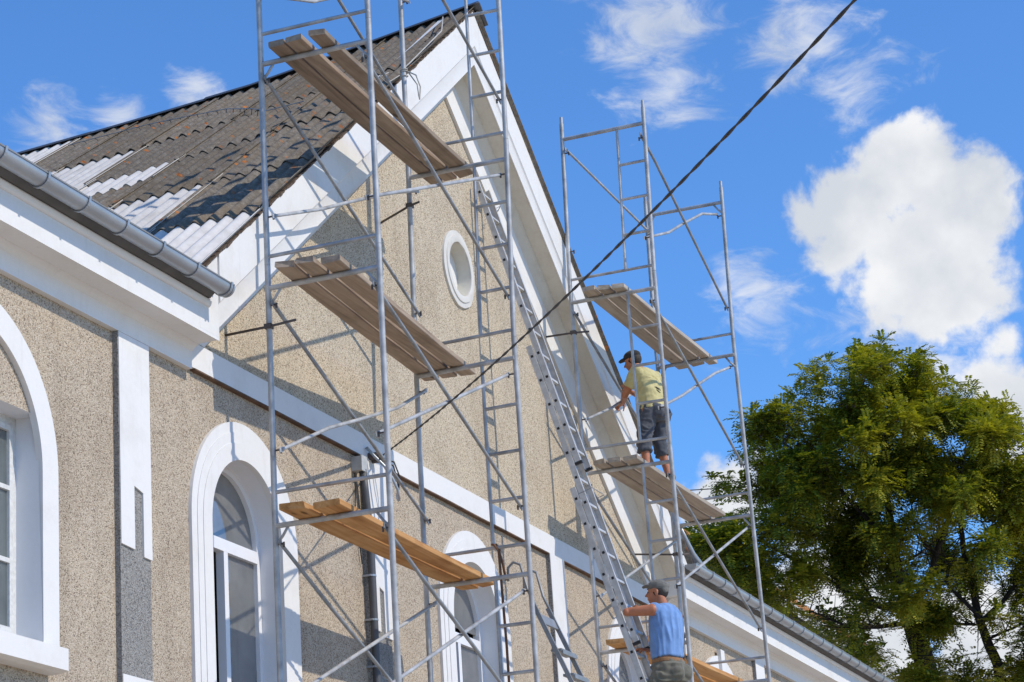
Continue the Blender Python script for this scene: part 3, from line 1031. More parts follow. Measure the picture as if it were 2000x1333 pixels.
# ridge capping in bent steel, lifted off the sheets
for (ya, yb) in ((-0.40, 1.3), (1.26, 2.9), (2.86, 4.4), (4.36, 6.0), (5.96, 8.6)):
    rc = MB()
    vs = []
    ys = [ya + (yb - ya) * k / 3 for k in range(4)]
    lf = rnd.uniform(0.0, 0.015)
    for y in ys:
        b = V((AX, y, zr(y) + 0.040 + lf))
        for dx, dz in ((-0.10, -0.060), (-0.03, -0.006), (0.03, -0.008), (0.24, -0.180), (0.237, -0.184), (0.0, -0.012), (-0.098, -0.066)):
            vs.append((b.x + dx, y, b.z + dz))
    fs = []
    for k in range(3):
        for q in range(7):
            fs.append((k * 7 + q, k * 7 + (q + 1) % 7, (k + 1) * 7 + (q + 1) % 7, (k + 1) * 7 + q))
    fs += [tuple(range(7)), tuple(range(21, 28))]
    rc.add(vs, fs).build('ridge_cap', MT['ridge'], roof)
# wire on small pegs across the slope
wp = [(0.55, 4.4), (0.71, 3.3), (0.98, 2.7), (1.26, 2.15), (1.9, 1.6), (2.4, 1.22), (2.55, 0.75)]
wi = MB().tube([tuple(roof_pt(s, y, 0.035)) for s, y in wp], 0.005, 6)
wi.build('roof_wire', MT['steel2'], house)

# electrical intake: junction box, conduit with clips, swan-neck pipe, insulators
cd = MB().tube([(2.50, -0.075, 1.06), (2.535, -0.075, 0.85), (2.575, -0.075, 0.62), (2.60, -0.075, 0.40), (2.605, -0.075, -1.0), (2.61, -0.075, -6.0)], 0.035, 12)
cdo = cd.build('conduit', MT['conduit'], house, smooth=True)
for z in (0.55, 0.1, -0.30, -0.72, -1.15):
    xx = interp(-z, [-0.85, -0.62, -0.4, 1.0], [2.535, 2.575, 2.60, 2.605])
    MB().tube([(xx, -0.075, z - 0.009), (xx, -0.075, z + 0.009)], 0.039, 12).box(xx - 0.052, xx - 0.03, -0.085, 0.0, z - 0.009, z + 0.009).build('pipe_clip', MT['zinc'], cdo, smooth=False)
jb = MB().box(2.42, 2.53, -0.095, 0.0, 1.04, 1.17)
jbo = jb.build('junction_box', MT['boxgrey'], house)
MB().box(2.414, 2.536, -0.107, -0.095, 1.033, 1.177).build('box_lid', MT['boxgrey'], jbo)
sw = MB().tube([(2.64, -0.06, 1.30), (2.66, -0.12, 1.22), (2.70, -0.20, 1.12), (2.74, -0.26, 1.00), (2.775, -0.29, 0.90), (2.80, -0.285, 0.835), (2.83, -0.27, 0.815), (2.86, -0.25, 0.84), (2.87, -0.24, 0.88)], 0.014, 10)
sw.build('swan_neck_pipe', MT['zinc'], house, smooth=True)
ins = MB().tube([(2.72, -0.04, 1.235), (2.74, -0.14, 1.235)], 0.035, 10).tube([(2.78, -0.04, 1.21), (2.80, -0.15, 1.21)], 0.028, 10)
ins.build('cable_anchor', MT['iron'], house)
MB().tube([(2.80, -0.15, 1.21), (2.84, -0.24, 1.18), (2.88, -0.27, 1.05), (2.875, -0.25, 0.88)], 0.008, 6).tube([(2.76, -0.14, 1.23), (2.80, -0.25, 1.13), (2.86, -0.26, 0.98), (2.87, -0.24, 0.86)], 0.008, 6).build('service_wire', MT['cable'], house, smooth=True)
MB().tube([(2.42, -0.03, 1.02), (2.44, -0.02, 0.9), (2.42, -0.02, 0.7), (2.47, -0.02, 0.45), (2.52, -0.02, 0.2)], 0.006, 6).build('loose_wire', MT['cable'], house)

# ------------------------------------------------------------------ scaffold towers
def tower(label, posts, transoms_z, ladder_first, origin, top_open):
    """posts: for the four posts (ab, af, bb, bf) a pair (y, [(z, x)...]); transoms_z: heights of the plank bars"""
    root = thing('scaffold_tower', label, 'scaffolding', origin, 'frame scaffold towers')

    def px(k, z):
        y, nodes = posts[k]
        return interp(z, [a for a, b in nodes], [b for a, b in nodes])

    def P(k, z):
        return V((px(k, z), posts[k][0], z))
    joints = [GZ + 0.1] + [z + 0.2 for z in transoms_z]
    for k in ('ab', 'af', 'bb', 'bf'):
        for i in range(len(joints) - 1):
            z0, z1 = joints[i], joints[i + 1]
            if i == len(joints) - 2:
                m = MB().tube([P(k, z0 + 0.002), P(k, z1)], 0.0245, 12).tube([P(k, z1), P(k, z1 + 0.085)], 0.019, 12)
            else:
                m = MB().tube([P(k, z0 + 0.002), P(k, z1 - 0.002)], 0.0245, 12).tube([P(k, z1 - 0.03), P(k, z1 + 0.03)], 0.0215, 12)
            po = m.build('post', MT['steel'], root, auto=40)
            if i > 0:
                # retaining pins of the braces
                for zz in (z0 - 0.2 + 0.62, z0 - 0.2 + 1.85):
                    c = MB()
                    q = P(k, zz)
                    sg = 1 if k[1] == 'f' else -1
                    c.tube([q + V((0, sg * 0.02, 0)), q + V((0, sg * 0.075, 0))], 0.008, 6)
                    c.obox(q + V((0, sg * 0.07, -0.008)), (0.004, 0, 0), (0, 0.008, 0), (0, 0, 0.022))
                    c.build('brace_pin', MT['iron'], po)
        b = MB().box(px(k, GZ) - 0.09, px(k, GZ) + 0.09, posts[k][0] - 0.09, posts[k][0] + 0.09, GZ + (0.12 if posts[k][0] > -3.6 else 0), GZ + 0.13)
        b.build('base_plate', MT['steel2'], root)
    for fr, lad in (('a', ladder_first), ('b', not ladder_first)):
        kb, kf = fr + 'b', fr + 'f'
        for i, z in enumerate(transoms_z):
            MB().tube([P(kb, z), P(kf, z)], 0.0225, 12).build('transom', MT['steel'], root, auto=40)
            # slim rail near the foot of the frame standing on this level
            zl = z + 0.275
            if i < len(transoms_z) - 1:
                MB().tube([P(kb, zl), P(kf, zl)], 0.0165, 10).build('bottom_rail', MT['steel'], root, auto=40)
            if i == 0:
                continue
            zb = transoms_z[i - 1] + 0.275
            if lad:
                def Q(zz):
                    return P(kf, zz).lerp(P(kb, zz), 0.33)
                MB().tube([Q(zb), Q(z)], 0.0165, 10).build('ladder_rail', MT['steel'], root, auto=40)
                for dz in (0.70, 1.135, 1.565):
                    zz = transoms_z[i - 1] + dz
                    MB().tube([Q(zz), P(kf, zz)], 0.0165, 10).build('rung', MT['steel'], root, auto=40)
            else:
                for s in (0, 1):
                    k0, k1 = (kb, kf) if s == 0 else (kf, kb)
                    a, b_ = P(k0, z - 0.155), P(k0, z).lerp(P(k1, z), 0.125)
                    mid = (a + b_) / 2 + V((0, 0, -0.012))
                    MB().tube([a, mid, b_], 0.012, 8).build('gusset', MT['steel'], root, smooth=True)
    return root, P


def brace(root, pts, r=0.0165, mat='steel'):
    pts = [V(p) for p in pts]
    m = MB().tube(pts, [r * 0.9] + [r] * (len(pts) - 2) + [r * 0.9], 10)
    for a, b in ((pts[0], pts[1]), (pts[-1], pts[-2])):
        d = (a - b).normalized()
        nrm = V((0, 1, 0))
        nrm = (nrm - d * nrm.dot(d)).normalized()
        m.obox(a + d * 0.012, d * 0.034, d.cross(nrm) * 0.019, nrm * 0.0042)
    return m.build('cross_brace', MT[mat], root, auto=40)


LZ = [-4.0, -2.0, 0.0, 2.0, 4.0, 6.0]
LP = {'ab': (-0.40, [(-6, 0.005), (0, 0.015), (2, 0.035), (4, 0.045), (6.2, 0.03)]), 'af': (-1.40, [(-6, 0.005), (0, 0.012), (2, 0.03), (4, 0.048), (6.2, 0.045)]),
      'bb': (-0.44, [(-6, 2.94), (0, 2.955), (2, 2.995), (4, 3.065), (6.2, 3.10)]), 'bf': (-1.44, [(-6, 2.97), (0, 2.97), (2, 2.935), (4, 3.085), (6.2, 3.16)])}
left, LPt = tower('left scaffold tower of galvanised frames against the white gable, its top out of sight', LP, LZ, False, (1.5, -0.9, GZ), True)
RZ = [-3.86, -1.86, 0.14, 2.13, 4.12, 6.15]
RP_ = {'ab': (-0.38, [(-6, 7.92), (0, 7.885), (2, 7.832), (4.2, 7.80), (6.4, 7.93)]), 'af': (-1.38, [(-6, 7.98), (0, 7.93), (2, 7.865), (4.1, 7.80), (6.4, 7.925)]),
       'bb': (-0.44, [(-6, 10.90), (0.7, 10.89), (2.2, 10.89), (4.1, 10.77), (6.4, 10.855)]), 'bf': (-1.435, [(-6, 11.0), (0.2, 10.965), (1.5, 10.93), (4.1, 10.76), (6.4, 10.88)])}
right, RPt = tower('right scaffold tower of galvanised frames rising free against the sky beside the gable', RP_, RZ, True, (9.4, -0.9, GZ), True)

for root, PT, zz, bends in ((left, LPt, LZ, {('back', 2): 0.04, ('back', 4): 0.03, ('front', 2): 0.0}), (right, RPt, RZ, {})):
    for i in range(len(zz) - 1):
        lo, hi = zz[i] + 0.62, zz[i + 1] - 0.15
        for face, sg in (('b', -1), ('f', 1)):
            off = V((0, sg * 0.045, 0))
            off2 = V((0, sg * 0.080, 0))
            a1, b1 = PT('a' + face, hi) + off, PT('b' + face, lo) + off
            a2, b2 = PT('a' + face, lo) + off2, PT('b' + face, hi) + off2
            if root is right and i == 4 and face == 'b':
                # at the top of the right tower one loose rail runs nearly level between the back posts
                brace(root, [PT('ab', 6.01) + off, PT('bb', 5.90) + off])
                continue
            brace(root, [a1, a1.lerp(b1, 0.25) + V((0, 0, rnd.uniform(-.01, .012))), a1.lerp(b1, 0.5), b1] if not (root is right and i == 4 and face == 'f')
                  else [a1, a1.lerp(b1, 0.16) + V((0, 0, 0.035)), a1.lerp(b1, 0.24) + V((0, 0, 0.03)), b1], mat='steel2')
            bd = 0.0
            if root is left and face == 'b':
                bd = {2: -0.05, 3: 0.03, 4: 0.10}.get(i, 0.0)
            if root is right and face == 'f':
                bd = {4: 0.07, 3: 0.03}.get(i, 0.0)
            if root is right and face == 'b' and i == 3:
                bd = 0.05
            brace(root, [a2, a2.lerp(b2, 0.3) + V((0, 0, -bd * 0.4)), a2.lerp(b2, 0.5) + V((0, 0, bd * 0.3)), a2.lerp(b2, 0.78) + V((0, 0, bd)), b2])

# wall ties with couplers
for root, a, b, c in ((left, (0.03, 0.02, 1.665), (-0.012, -0.66, 1.672), (0.02, -0.40, 1.668)),
                      (left, (3.36, 0.02, 3.717), (3.0, -0.56, 3.712), (3.055, -0.44, 3.714)),
                      (right, (7.873, 0.02, 3.80), (8.06, -0.52, 3.80), (7.81, -0.38, 3.77)),
                      (right, (10.45, 0.02, 1.766), (11.0, -0.57, 1.79), (10.89, -0.44, 1.78))):
    if root is right:
        d = (V(b) - V(a))
        b = tuple(V(c) + d.normalized() * 0.16 + V((0, -0.02, 0)))
    tm = MB().tube([a, c, b], 0.0115, 8).build('wall_tie', MT['iron'], root, smooth=True)
    MB().obox(c, (0.030, 0, 0), (0, 0.031, 0), (0, 0, 0.020)).build('coupler', MT['iron'], tm)

# ------------------------------------------------------------------ planks


def plank(label, z, xa, xb, ya0, ya1, yb0, yb1, mat, th=0.045, seed=0, group=None, sag=0.0):
    """board from end xa (edges ya0 wall side, ya1 street side) to end xb (edges yb0, yb1); z is its underside"""
    r = random.Random(seed)
    n = 26
    vs, fs = [], []
    sk0, sk1 = r.uniform(-0.05, 0.05), r.uniform(-0.05, 0.05)
    c = 0.006
    wdt = abs(ya1 - ya0)
    shr = 0.045 * wdt
    ya0, ya1, yb0, yb1 = ya0 - shr, ya1 + shr, yb0 - shr, yb1 + shr
    lift = r.uniform(0.0, 0.006)
    for i in range(n + 1):
        t = i / n
        x = xa + (xb - xa) * t
        y0 = ya0 + (yb0 - ya0) * t + 0.006 * noise.noise(V((x * 1.3, seed * 3.7, 0.1)))
        y1 = ya1 + (yb1 - ya1) * t + 0.006 * noise.noise(V((x * 1.3, seed * 3.7, 5.1)))
        wz = z + lift * (1 - t) - sag * 4 * t * (1 - t) + 0.006 * noise.noise(V((x * 0.7, seed * 1.9, 8.0)))
        tw = 0.006 * noise.noise(V((x * 0.5, seed * 2.3, 3.0)))
        ring = [(y0, wz + c - tw), (y0 - c, wz - tw), (y1 + c, wz + tw), (y1, wz + c + tw), (y1, wz + th - c + tw), (y1 + c, wz + th + tw), (y0 - c, wz + th - tw), (y0, wz + th - c - tw)]
        e = 0.0
        for (y, zz) in ring:
            ft = (y - y0) / (y1 - y0 + 1e-9)
            ex = 0
            if i == 0:
                ex = sk0 * ft + 0.022 * noise.noise(V((y * 25, zz * 20, seed)))
            if i == n:
                ex = sk1 * ft + 0.012 * noise.noise(V((y * 25, zz * 20, seed + 9)))
            vs.append((x + ex, y, zz))
    for i in range(n):
        for k in range(8):
            k2 = (k + 1) % 8
            fs.append((i * 8 + k, i * 8 + k2, (i + 1) * 8 + k2, (i + 1) * 8 + k))
    fs += [tuple(range(8)), tuple(n * 8 + k for k in range(7, -1, -1))]
    m = MB()
    ox, oy = (xa + xb) / 2, (ya0 + ya1) / 2
    m.add([(a - ox, b - oy, cc - z) for a, b, cc in vs], fs)
    o = m.build('scaffold_plank', mat)
    o.location = (ox, oy, z)
    return tag(o, label, 'plank', group or 'planks laid across the scaffold frames')


def deck_y(zb, fr):
    return zb + fr * -1.0


TR = 0.0235
for lab, zt, x0, x1, A, B_, mat, ends, yb in (
    (('weathered plank on the wall side of the top deck of the left tower', 'narrow middle plank of the top deck of the left tower', 'plank lying apart on the street side of the left tower\'s top deck'),
     4.0, -0.17, 3.40, [(0.17, 0.33), (0.335, 0.50), (0.56, 0.71)], [(0.087, 0.225), (0.232, 0.385), (0.40, 0.585)], 'oldwood', [(0.0, 0.0), (-0.02, -0.02), (-0.06, -0.03)], (-0.40, -0.44)),
    (('split-ended plank on the wall side of the middle deck of the left tower', 'dark-ended middle plank of the middle deck of the left tower', 'plank on the street side of the middle deck of the left tower'),
     2.0, -0.26, 3.24, [(0.215, 0.385), (0.395, 0.56), (0.575, 0.76)], [(-0.02, 0.14), (0.152, 0.315), (0.325, 0.495)], 'oldwood', [(-0.05, 0.0), (-0.04, 0.02), (0.05, 0.05)], (-0.40, -0.44)),
    (('fresh orange plank on the wall side of the lowest deck of the left tower', 'fresh plank on the street side of the lowest deck of the left tower'),
     0.0, -0.30, 3.36, [(0.195, 0.42), (0.432, 0.69)], [(0.165, 0.355), (0.37, 0.55)], 'newwood', [(-0.03, 0.0), (0.08, 0.0)], (-0.40, -0.44)),
    (('grey plank on the wall side of the top deck of the right tower', 'grey middle plank of the top deck of the right tower', 'grey plank on the street side of the top deck of the right tower'),
     4.12, 7.58, 11.07, [(0.21, 0.375), (0.385, 0.53), (0.54, 0.69)], [(0.17, 0.345), (0.365, 0.535), (0.555, 0.69)], 'greywood', [(0.0, 0.0), (0.02, -0.02), (0.06, 0.03)], (-0.38, -0.44)),
    (('grey plank on the wall side of the deck where the yellow-shirted man stands', 'middle plank of the deck under the man in the yellow shirt', 'street-side plank of the deck, under the feet of the yellow-shirted man'),
     2.13, 7.62, 11.06, [(0.18, 0.335), (0.345, 0.50), (0.51, 0.70)], [(0.19, 0.325), (0.335, 0.49), (0.50, 0.68)], 'greywood', [(0.0, 0.0), (0.0, 0.0), (0.04, -0.22)], (-0.38, -0.44)),
    (('fresh orange plank on the wall side of the lowest deck of the right tower', 'fresh orange plank on the street side of the lowest deck of the right tower'),
     0.14, 7.60, 11.15, [(0.17, 0.40), (0.415, 0.66)], [(0.15, 0.38), (0.40, 0.64)], 'newwood', [(0.0, 0.0), (0.06, 0.0)], (-0.38, -0.44))):
    for i, l_ in enumerate(lab):
        e0, e1 = ends[i]
        # fractions are measured at the frames, extend to the plank ends
        fa, fb = A[i], B_[i]
        t0, t1 = (x0 + e0 - (x0 + 0.2)) / 3.0, 1 + 0.12
        ya0, ya1 = yb[0] - fa[0], yb[0] - fa[1]
        yb0, yb1 = yb[1] - fb[0], yb[1] - fb[1]
        mt = MT[mat]
        if mat == 'newwood' and i == 1 and zt == 0.0:
            mt = MT['newwood']
        plank(l_, zt + TR + 0.001, x0 + e0, x1 + e1, ya0 - (yb0 - ya0) * 0.06, ya1 - (yb1 - ya1) * 0.06, yb0 + (yb0 - ya0) * 0.06, yb1 + (yb1 - ya1) * 0.06, mt,
              th=0.052, seed=int(zt * 10) + i * 7 + int(x0 * 3), sag=0.012)

# ------------------------------------------------------------------ extension ladder
DY = -0.2845                                   # lean per metre of height
lad = thing('extension_ladder', 'long aluminium extension ladder leaning on the gable with the man in blue on it', 'ladder', (6.0, -3.0, GZ))
lean = V((0, DY, 1)).normalized() * 1.0
up_l = V((0, -DY, -1)).normalized() * -1.0      # up along the ladder (towards the wall as it rises)
up_l = V((0, 0.2845, 1)).normalized()
nrm_l = V((0, -1, 0.2845)).normalized()         # towards the climber


def lp(x, z, off):
    """point on the ladder plane at height z, shifted off metres towards the climber"""
    y = -0.075 - (4.976 - z) * 0.2845
    return V((x, y, z)) + nrm_l * off


def lad_section(z_top, z_bot, x0, x1, off, feet):
    rails = []
    for x, s in ((x0, 1), (x1, -1)):
        a, b = lp(x, z_top, off), lp(x, z_bot, off)
        c = (a + b) / 2
        h = (a - b) / 2
        m = MB().obox(c, (0.0125, 0, 0), nrm_l * 0.030, h)
        # flanges facing outwards-in
        m.obox(c + V((s * 0.012, 0, 0)) + nrm_l * 0.0275, (0.012, 0, 0), nrm_l * 0.003, h * 0.9995)
        m.obox(c + V((s * 0.012, 0, 0)) - nrm_l * 0.0275, (0.012, 0, 0), nrm_l * 0.003, h * 0.9995)
        r = m.build('ladder_stile', MT['alu'], lad)
        if feet:
            MB().obox(b, (0.017, 0, 0), nrm_l * 0.040, up_l * 0.014).build('rubber_foot', MT['black'], r)
        rails.append((x, s, r))
    z = z_top - 0.12
    while z > z_bot + 0.08:
        p0, p1 = lp(x0, z, off), lp(x1, z, off)
        MB().obox((p0 + p1) / 2, (abs(x1 - x0) / 2 - 0.004, 0, 0), nrm_l * 0.0145, up_l * 0.0145).build('ladder_rung', MT['alu'], lad)
        for (x, s, r) in rails:
            q = lp(x, z, off)
            MB().obox(q + V((-s * 0.0135, 0, 0)), (0.0018, 0, 0), nrm_l * 0.0135, up_l * 0.0135).build('rung_end', MT['black'], r)
        z -= 0.271


lad_section(4.97, 1.72, 5.83, 6.14, 0.0, True)
lad_section(3.06, -0.18, 5.815, 6.155, -0.072, True)
lad_section(1.50, GZ + 0.13, 5.80, 6.17, -0.144, True)
for z in (1.42, 4.75):
    MB().tube([lp(5.80, z, 0.05), lp(6.17, z, 0.05), lp(6.17, z, -0.12), lp(5.80, z, -0.12), lp(5.80, z, 0.05)] if z < 4 else
              [lp(6.14, z, 0.04), lp(6.2, z + 0.03, 0.07), lp(6.2, z - 0.03, 0.0), lp(6.14, z - 0.03, 0.04)], 0.005, 6).build('wire_tie', MT['steel2'], lad)

# ------------------------------------------------------------------ hook ladder on the left tower
hl = thing('hook_ladder', 'short aluminium step ladder hooked over the lowest crossbar of the left tower', 'ladder', (3.2, -2.2, -2.4))
hy, hz = -1.30, 0.03


def hp(x, d, off=0.0):
    """d metres down the slope from the hooks"""
    s = V((0, -0.42, -1)).normalized()
    n_ = V((0, -1, 0.42)).normalized()
    return V((x, hy, hz)) + s * d + n_ * off


for x in (3.06, 3.46):
    st = MB()
    a, b = hp(x, 0.28), hp(x, 2.2)
    st.obox((a + b) / 2, (0.0125, 0, 0), V((0, -1, 0.42)).normalized() * 0.019, (a - b) / 2)
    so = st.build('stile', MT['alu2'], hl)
    hk = MB().tube([hp(x, 0.40, 0.01), hp(x, 0.16, 0.01), V((x, hy - 0.02, hz + 0.085)), V((x, hy + 0.045, hz + 0.115)), V((x, hy + 0.10, hz + 0.07)), V((x, hy + 0.105, hz - 0.05))], 0.013, 8)
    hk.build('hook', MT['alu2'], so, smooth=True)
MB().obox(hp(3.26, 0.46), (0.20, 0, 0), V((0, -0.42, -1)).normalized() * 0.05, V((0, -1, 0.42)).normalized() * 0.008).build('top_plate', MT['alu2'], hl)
for k in range(6):
    c = hp(3.26, 0.78 + 0.25 * k)
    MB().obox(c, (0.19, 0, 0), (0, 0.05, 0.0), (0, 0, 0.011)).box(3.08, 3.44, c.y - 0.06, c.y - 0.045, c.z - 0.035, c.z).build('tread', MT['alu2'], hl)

# ------------------------------------------------------------------ ropes and cables
rp = MB().tube([roof_pt(0.5, -0.15, 0.09), V((4.35, -0.36, 6.08)), V((3.35, -0.40, 5.32)), V((3.10, -0.40, 5.13))], 0.007, 6)
for (dz, rr) in ((0.0, 0.034), (0.02, 0.033), (-0.05, 0.036)):
    rp.tube([V((3.09 + rr * cos(a * pi / 6), -0.44 + rr * sin(a * pi / 6), 5.10 + dz + 0.01 * a / 6)) for a in range(13)], 0.006, 6)
rp.tube([V((3.09, -0.475, 5.11)), V((3.17, -0.53, 5.09)), V((3.22, -0.55, 4.98)), V((3.21, -0.54, 4.85)), V((3.19, -0.54, 4.88)), V((3.19, -0.53, 5.0)), V((3.12, -0.48, 5.10))], 0.007, 6)
rp.tube([V((3.07, -0.41, 5.08)), V((2.85, -0.36, 4.92)), V((2.72, -0.34, 4.94)), V((2.9, -0.36, 5.05))], 0.005, 6)
tag(rp.build('rope', MT['rope'], smooth=True), 'pale rope running down the roof edge and knotted round a post of the left tower', 'rope')
bs = MB()
bx, by = 2.96, -1.13
bs.tube([V((bx + 0.02, by, 0.315)), V((bx + 0.03, by - 0.03, 0.25)), V((bx + 0.0, by - 0.035, 0.235)), V((bx - 0.03, by, 0.30)), V((bx, by + 0.03, 0.31))], 0.011, 6)
for q0, q1 in (((bx, by - 0.03, 0.25), (bx + 0.06, by - 0.06, -0.02)), ((bx, by - 0.03, 0.26), (bx + 0.02, by - 0.045, -1.5))):
    bs.tube([V(q0), V(q0).lerp(V(q1), 0.5) + V((0.008, -0.006, 0)), V(q1)], 0.012, 6)
tag(bs.build('strap', MT['brownrope'], smooth=True), 'brown strap knotted on the ladder frame and hanging down in front of the arched window', 'strap')

# twisted overhead supply cable, from the wall across the street
A_ = V((2.78, -0.14, 1.235))
B_ = V((-8.103, -7.039, -0.376))
B2 = A_ + (B_ - A_) * 1.55


def cab(t):
    p = A_ + (B_ - A_) * t
    return p - V((0, 0, 4 * 0.115 * t * (1 - t)))


cm = MB()
N = 520
for ph in (0, pi):
    pts = []
    for i in range(N + 1):
        t = 1.55 * i / N
        d = (B_ - A_).normalized()
        u = d.cross(V((0, 0, 1))).normalized()
        w = u.cross(d)
        a = 2 * pi * t * 24 + ph
        pts.append(cab(t) + (u * cos(a) + w * sin(a)) * 0.0042)
    cm.tube(pts, 0.0052, 6)
tag(cm.build('overhead_cable', MT['cable'], smooth=True), 'thick twisted black supply cable slanting across the sky from the wall', 'cable')
far = MB().tube([V((29.5, 10.0, 8.8)), V((34.22, 6.30, 8.50)), V((34.61, 4.92, 8.47)), V((36.0, -1.0, 8.6)), V((38, -8, 9.2))], 0.012, 6)
tag(far.build('far_wire', MT['cable'], smooth=True), 'thin dark wire in the sky beyond the right tower, in front of the white cloud', 'wire')

# ------------------------------------------------------------------ trees
TO = V((26.466, 0.39, 5.609))
TR_ = V((0.3625, -0.932, 0.0))
TF = FW.copy()
ZUP = V((-0.24, -0.02, 0.97))


def tp(a, b, d=0.0):
    return TO + TR_ * a + V((0, 0, b)) + TF * (d - 0.27 * b)


SIL = [(-3.44, -0.47), (-2.88, 0.0), (-2.07, 0.33), (-1.79, 0.94), (-2.12, 1.13), (-2.17, 1.56), (-1.89, 1.93), (-1.32, 2.12), (-0.94, 2.5), (-0.71, 2.78), (-0.09, 2.78), (0.0, 3.0), (0.42, 3.0), (0.61, 2.62), (0.94, 2.45), (1.08, 2.83), (1.32, 2.78), (1.41, 2.31), (1.74, 2.22), (1.98, 1.89), (2.5, 1.74), (2.83, 1.41), (3.58, 0.94), (4.6, 0.2), (4.7, -1.5), (4.2, -3.2), (2.6, -3.9), (0.57, -3.6), (-0.57, -2.73), (-1.23, -2.07), (-2.07, -1.7), (-2.83, -1.08)]
HOLES = [(0.72, -0.95, 0.26), (0.95, -0.55, 0.22), (0.6, -0.45, 0.16), (2.25, -0.95, 0.30), (2.45, -1.35, 0.22), (0.35, -2.1, 0.20), (0.85, -2.55, 0.28), (1.35, -2.9, 0.33), (1.5, -1.9, 0.22), (2.25, -1.9, 0.28), (2.45, -2.5, 0.40), (-0.2, -1.75, 0.17), (-0.95, -1.25, 0.15), (0.2, -2.7, 0.30), (1.7, -2.45, 0.25), (2.75, -2.2, 0.2), (-1.5, -0.35, 0.10), (-0.3, -0.6, 0.08), (-0.75, 0.35, 0.07), (1.15, -1.45, 0.18)]


def inside(a, b):
    c = False
    n = len(SIL)
    j = n - 1
    for i in range(n):
        xi, yi = SIL[i]
        xj, yj = SIL[j]
        if (yi > b) != (yj > b) and a < (xj - xi) * (b - yi) / (yj - yi) + xi:
            c = not c
        j = i
    return c


rt = random.Random(21)


def frond_cluster(mb, pods, c, rad, n, droop):
    """pinnate leaves: a thin curved stalk line with paired leaflets"""
    for _ in range(n):
        dirv = V((rt.gauss(0, 1), rt.gauss(0, 1), rt.gauss(0.25, 0.7)))
        if dirv.length < 1e-3:
            continue
        dirv.normalize()
        p0 = c + dirv * rad * rt.uniform(0.15, 0.95)
        L = rt.uniform(0.16, 0.30)
        d = (dirv * 0.8 + V((rt.uniform(-.5, .5), rt.uniform(-.5, .5), rt.uniform(-.5, .25)))).normalized()
        side = d.cross(V((0, 0, 1)))
        if side.length < 1e-3:
            continue
        side.normalize()
        nrm = side.cross(d)
        k = rt.randint(5, 7)
        vs, fs = [], []
        for i in range(k):
            t = (i + 0.7) / k
            q = p0 + d * (L * t) - V((0, 0, droop * t * t * L))
            for s in (-1, 1):
                ll = L * rt.uniform(0.30, 0.40) * (1.0 - 0.35 * abs(t - 0.5))
                ww = ll * 0.40
                ld = (side * s + d * 0.55 - nrm * rt.uniform(0.0, 0.5)).normalized()
                wv = ld.cross(nrm).normalized() * ww
                tip = q + ld * ll
                b0 = len(vs)
                vs += [tuple(q), tuple(q + ld * ll * 0.5 + wv * 0.55), tuple(tip), tuple(q + ld * ll * 0.5 - wv * 0.55)]
                fs.append((b0, b0 + 1, b0 + 2, b0 + 3))
        mb.add(vs, fs)


def pod_bunch(mb, c, n=10):
    for _ in range(n):
        p = c + V((rt.uniform(-.14, .14), rt.uniform(-.14, .14), rt.uniform(-.10, .12)))
        L = rt.uniform(0.07, 0.13)
        u = V((rt.uniform(-1, 1), rt.uniform(-1, 1), 0)).normalized() * 0.013
        dn = V((rt.uniform(-.3, .3), rt.uniform(-.3, .3), -1)).normalized() * L
        mb.add([tuple(p), tuple(p + dn * 0.5 + u), tuple(p + dn), tuple(p + dn * 0.5 - u)], [(0, 1, 2, 3)])


LIMBS1 = [([(1.25, -11.6), (1.0, -7.0), (0.80, -3.14), (0.64, -2.36), (0.53, -1.89)], 0.26, 0.155, 0),
          ([(0.53, -1.89), (0.42, -1.13), (0.30, 0.0), (0.33, 1.13), (0.24, 2.17)], 0.12, 0.02, 0.0),
          ([(0.60, -2.05), (0.94, -1.41), (1.23, -0.57), (1.53, 0.19), (1.75, 1.2)], 0.10, 0.015, -0.5),
          ([(0.48, -1.95), (0.0, -1.84), (-0.47, -1.60), (-1.32, -0.94), (-2.07, -0.47), (-2.7, -0.4)], 0.075, 0.012, 0.4),
          ([(0.55, -2.2), (-0.1, -2.22), (-0.57, -2.17), (-1.32, -1.79)], 0.055, 0.015, -0.5),
          ([(0.60, -2.26), (1.41, -2.31), (1.93, -2.40)], 0.05, 0.02, 0.6),
          ([(0.38, -0.75), (-0.38, 0.19), (-0.94, 0.94), (-1.6, 1.45)], 0.06, 0.012, -0.6),
          ([(0.31, 0.30), (0.85, 1.13), (1.13, 1.89), (1.2, 2.6)], 0.05, 0.012, 0.5),
          ([(0.32, 0.8), (-0.1, 1.5), (-0.4, 2.3)], 0.035, 0.01, 0.7), ([(0.42, -1.13), (0.9, -0.75), (1.25, -0.95)], 0.03, 0.012, -0.8),
          ([(1.1, -0.9), (0.75, -0.5), (0.6, 0.1)], 0.03, 0.01, -0.9), ([(0.0, -1.84), (-0.3, -1.3), (-0.9, -0.9)], 0.03, 0.01, 0.9)]
LIMBS2 = [([(2.75, -11.6), (2.4, -6.0), (2.17, -3.14), (1.93, -2.31), (1.81, -1.32), (1.74, -0.47), (1.89, 0.38), (2.2, 1.2)], 0.15, 0.012, 0.9),
          ([(1.92, -2.26), (1.41, -1.60), (1.08, -1.13)], 0.05, 0.012, 0.5), ([(1.90, -2.26), (2.36, -1.89), (2.83, -1.41), (3.3, -0.6)], 0.06, 0.012, 0.6),
          ([(1.8, -1.2), (2.3, -0.7), (2.9, 0.2)], 0.045, 0.01, 1.2), ([(2.0, -2.6), (2.6, -2.45), (3.2, -2.3)], 0.03, 0.01, 0.8)]
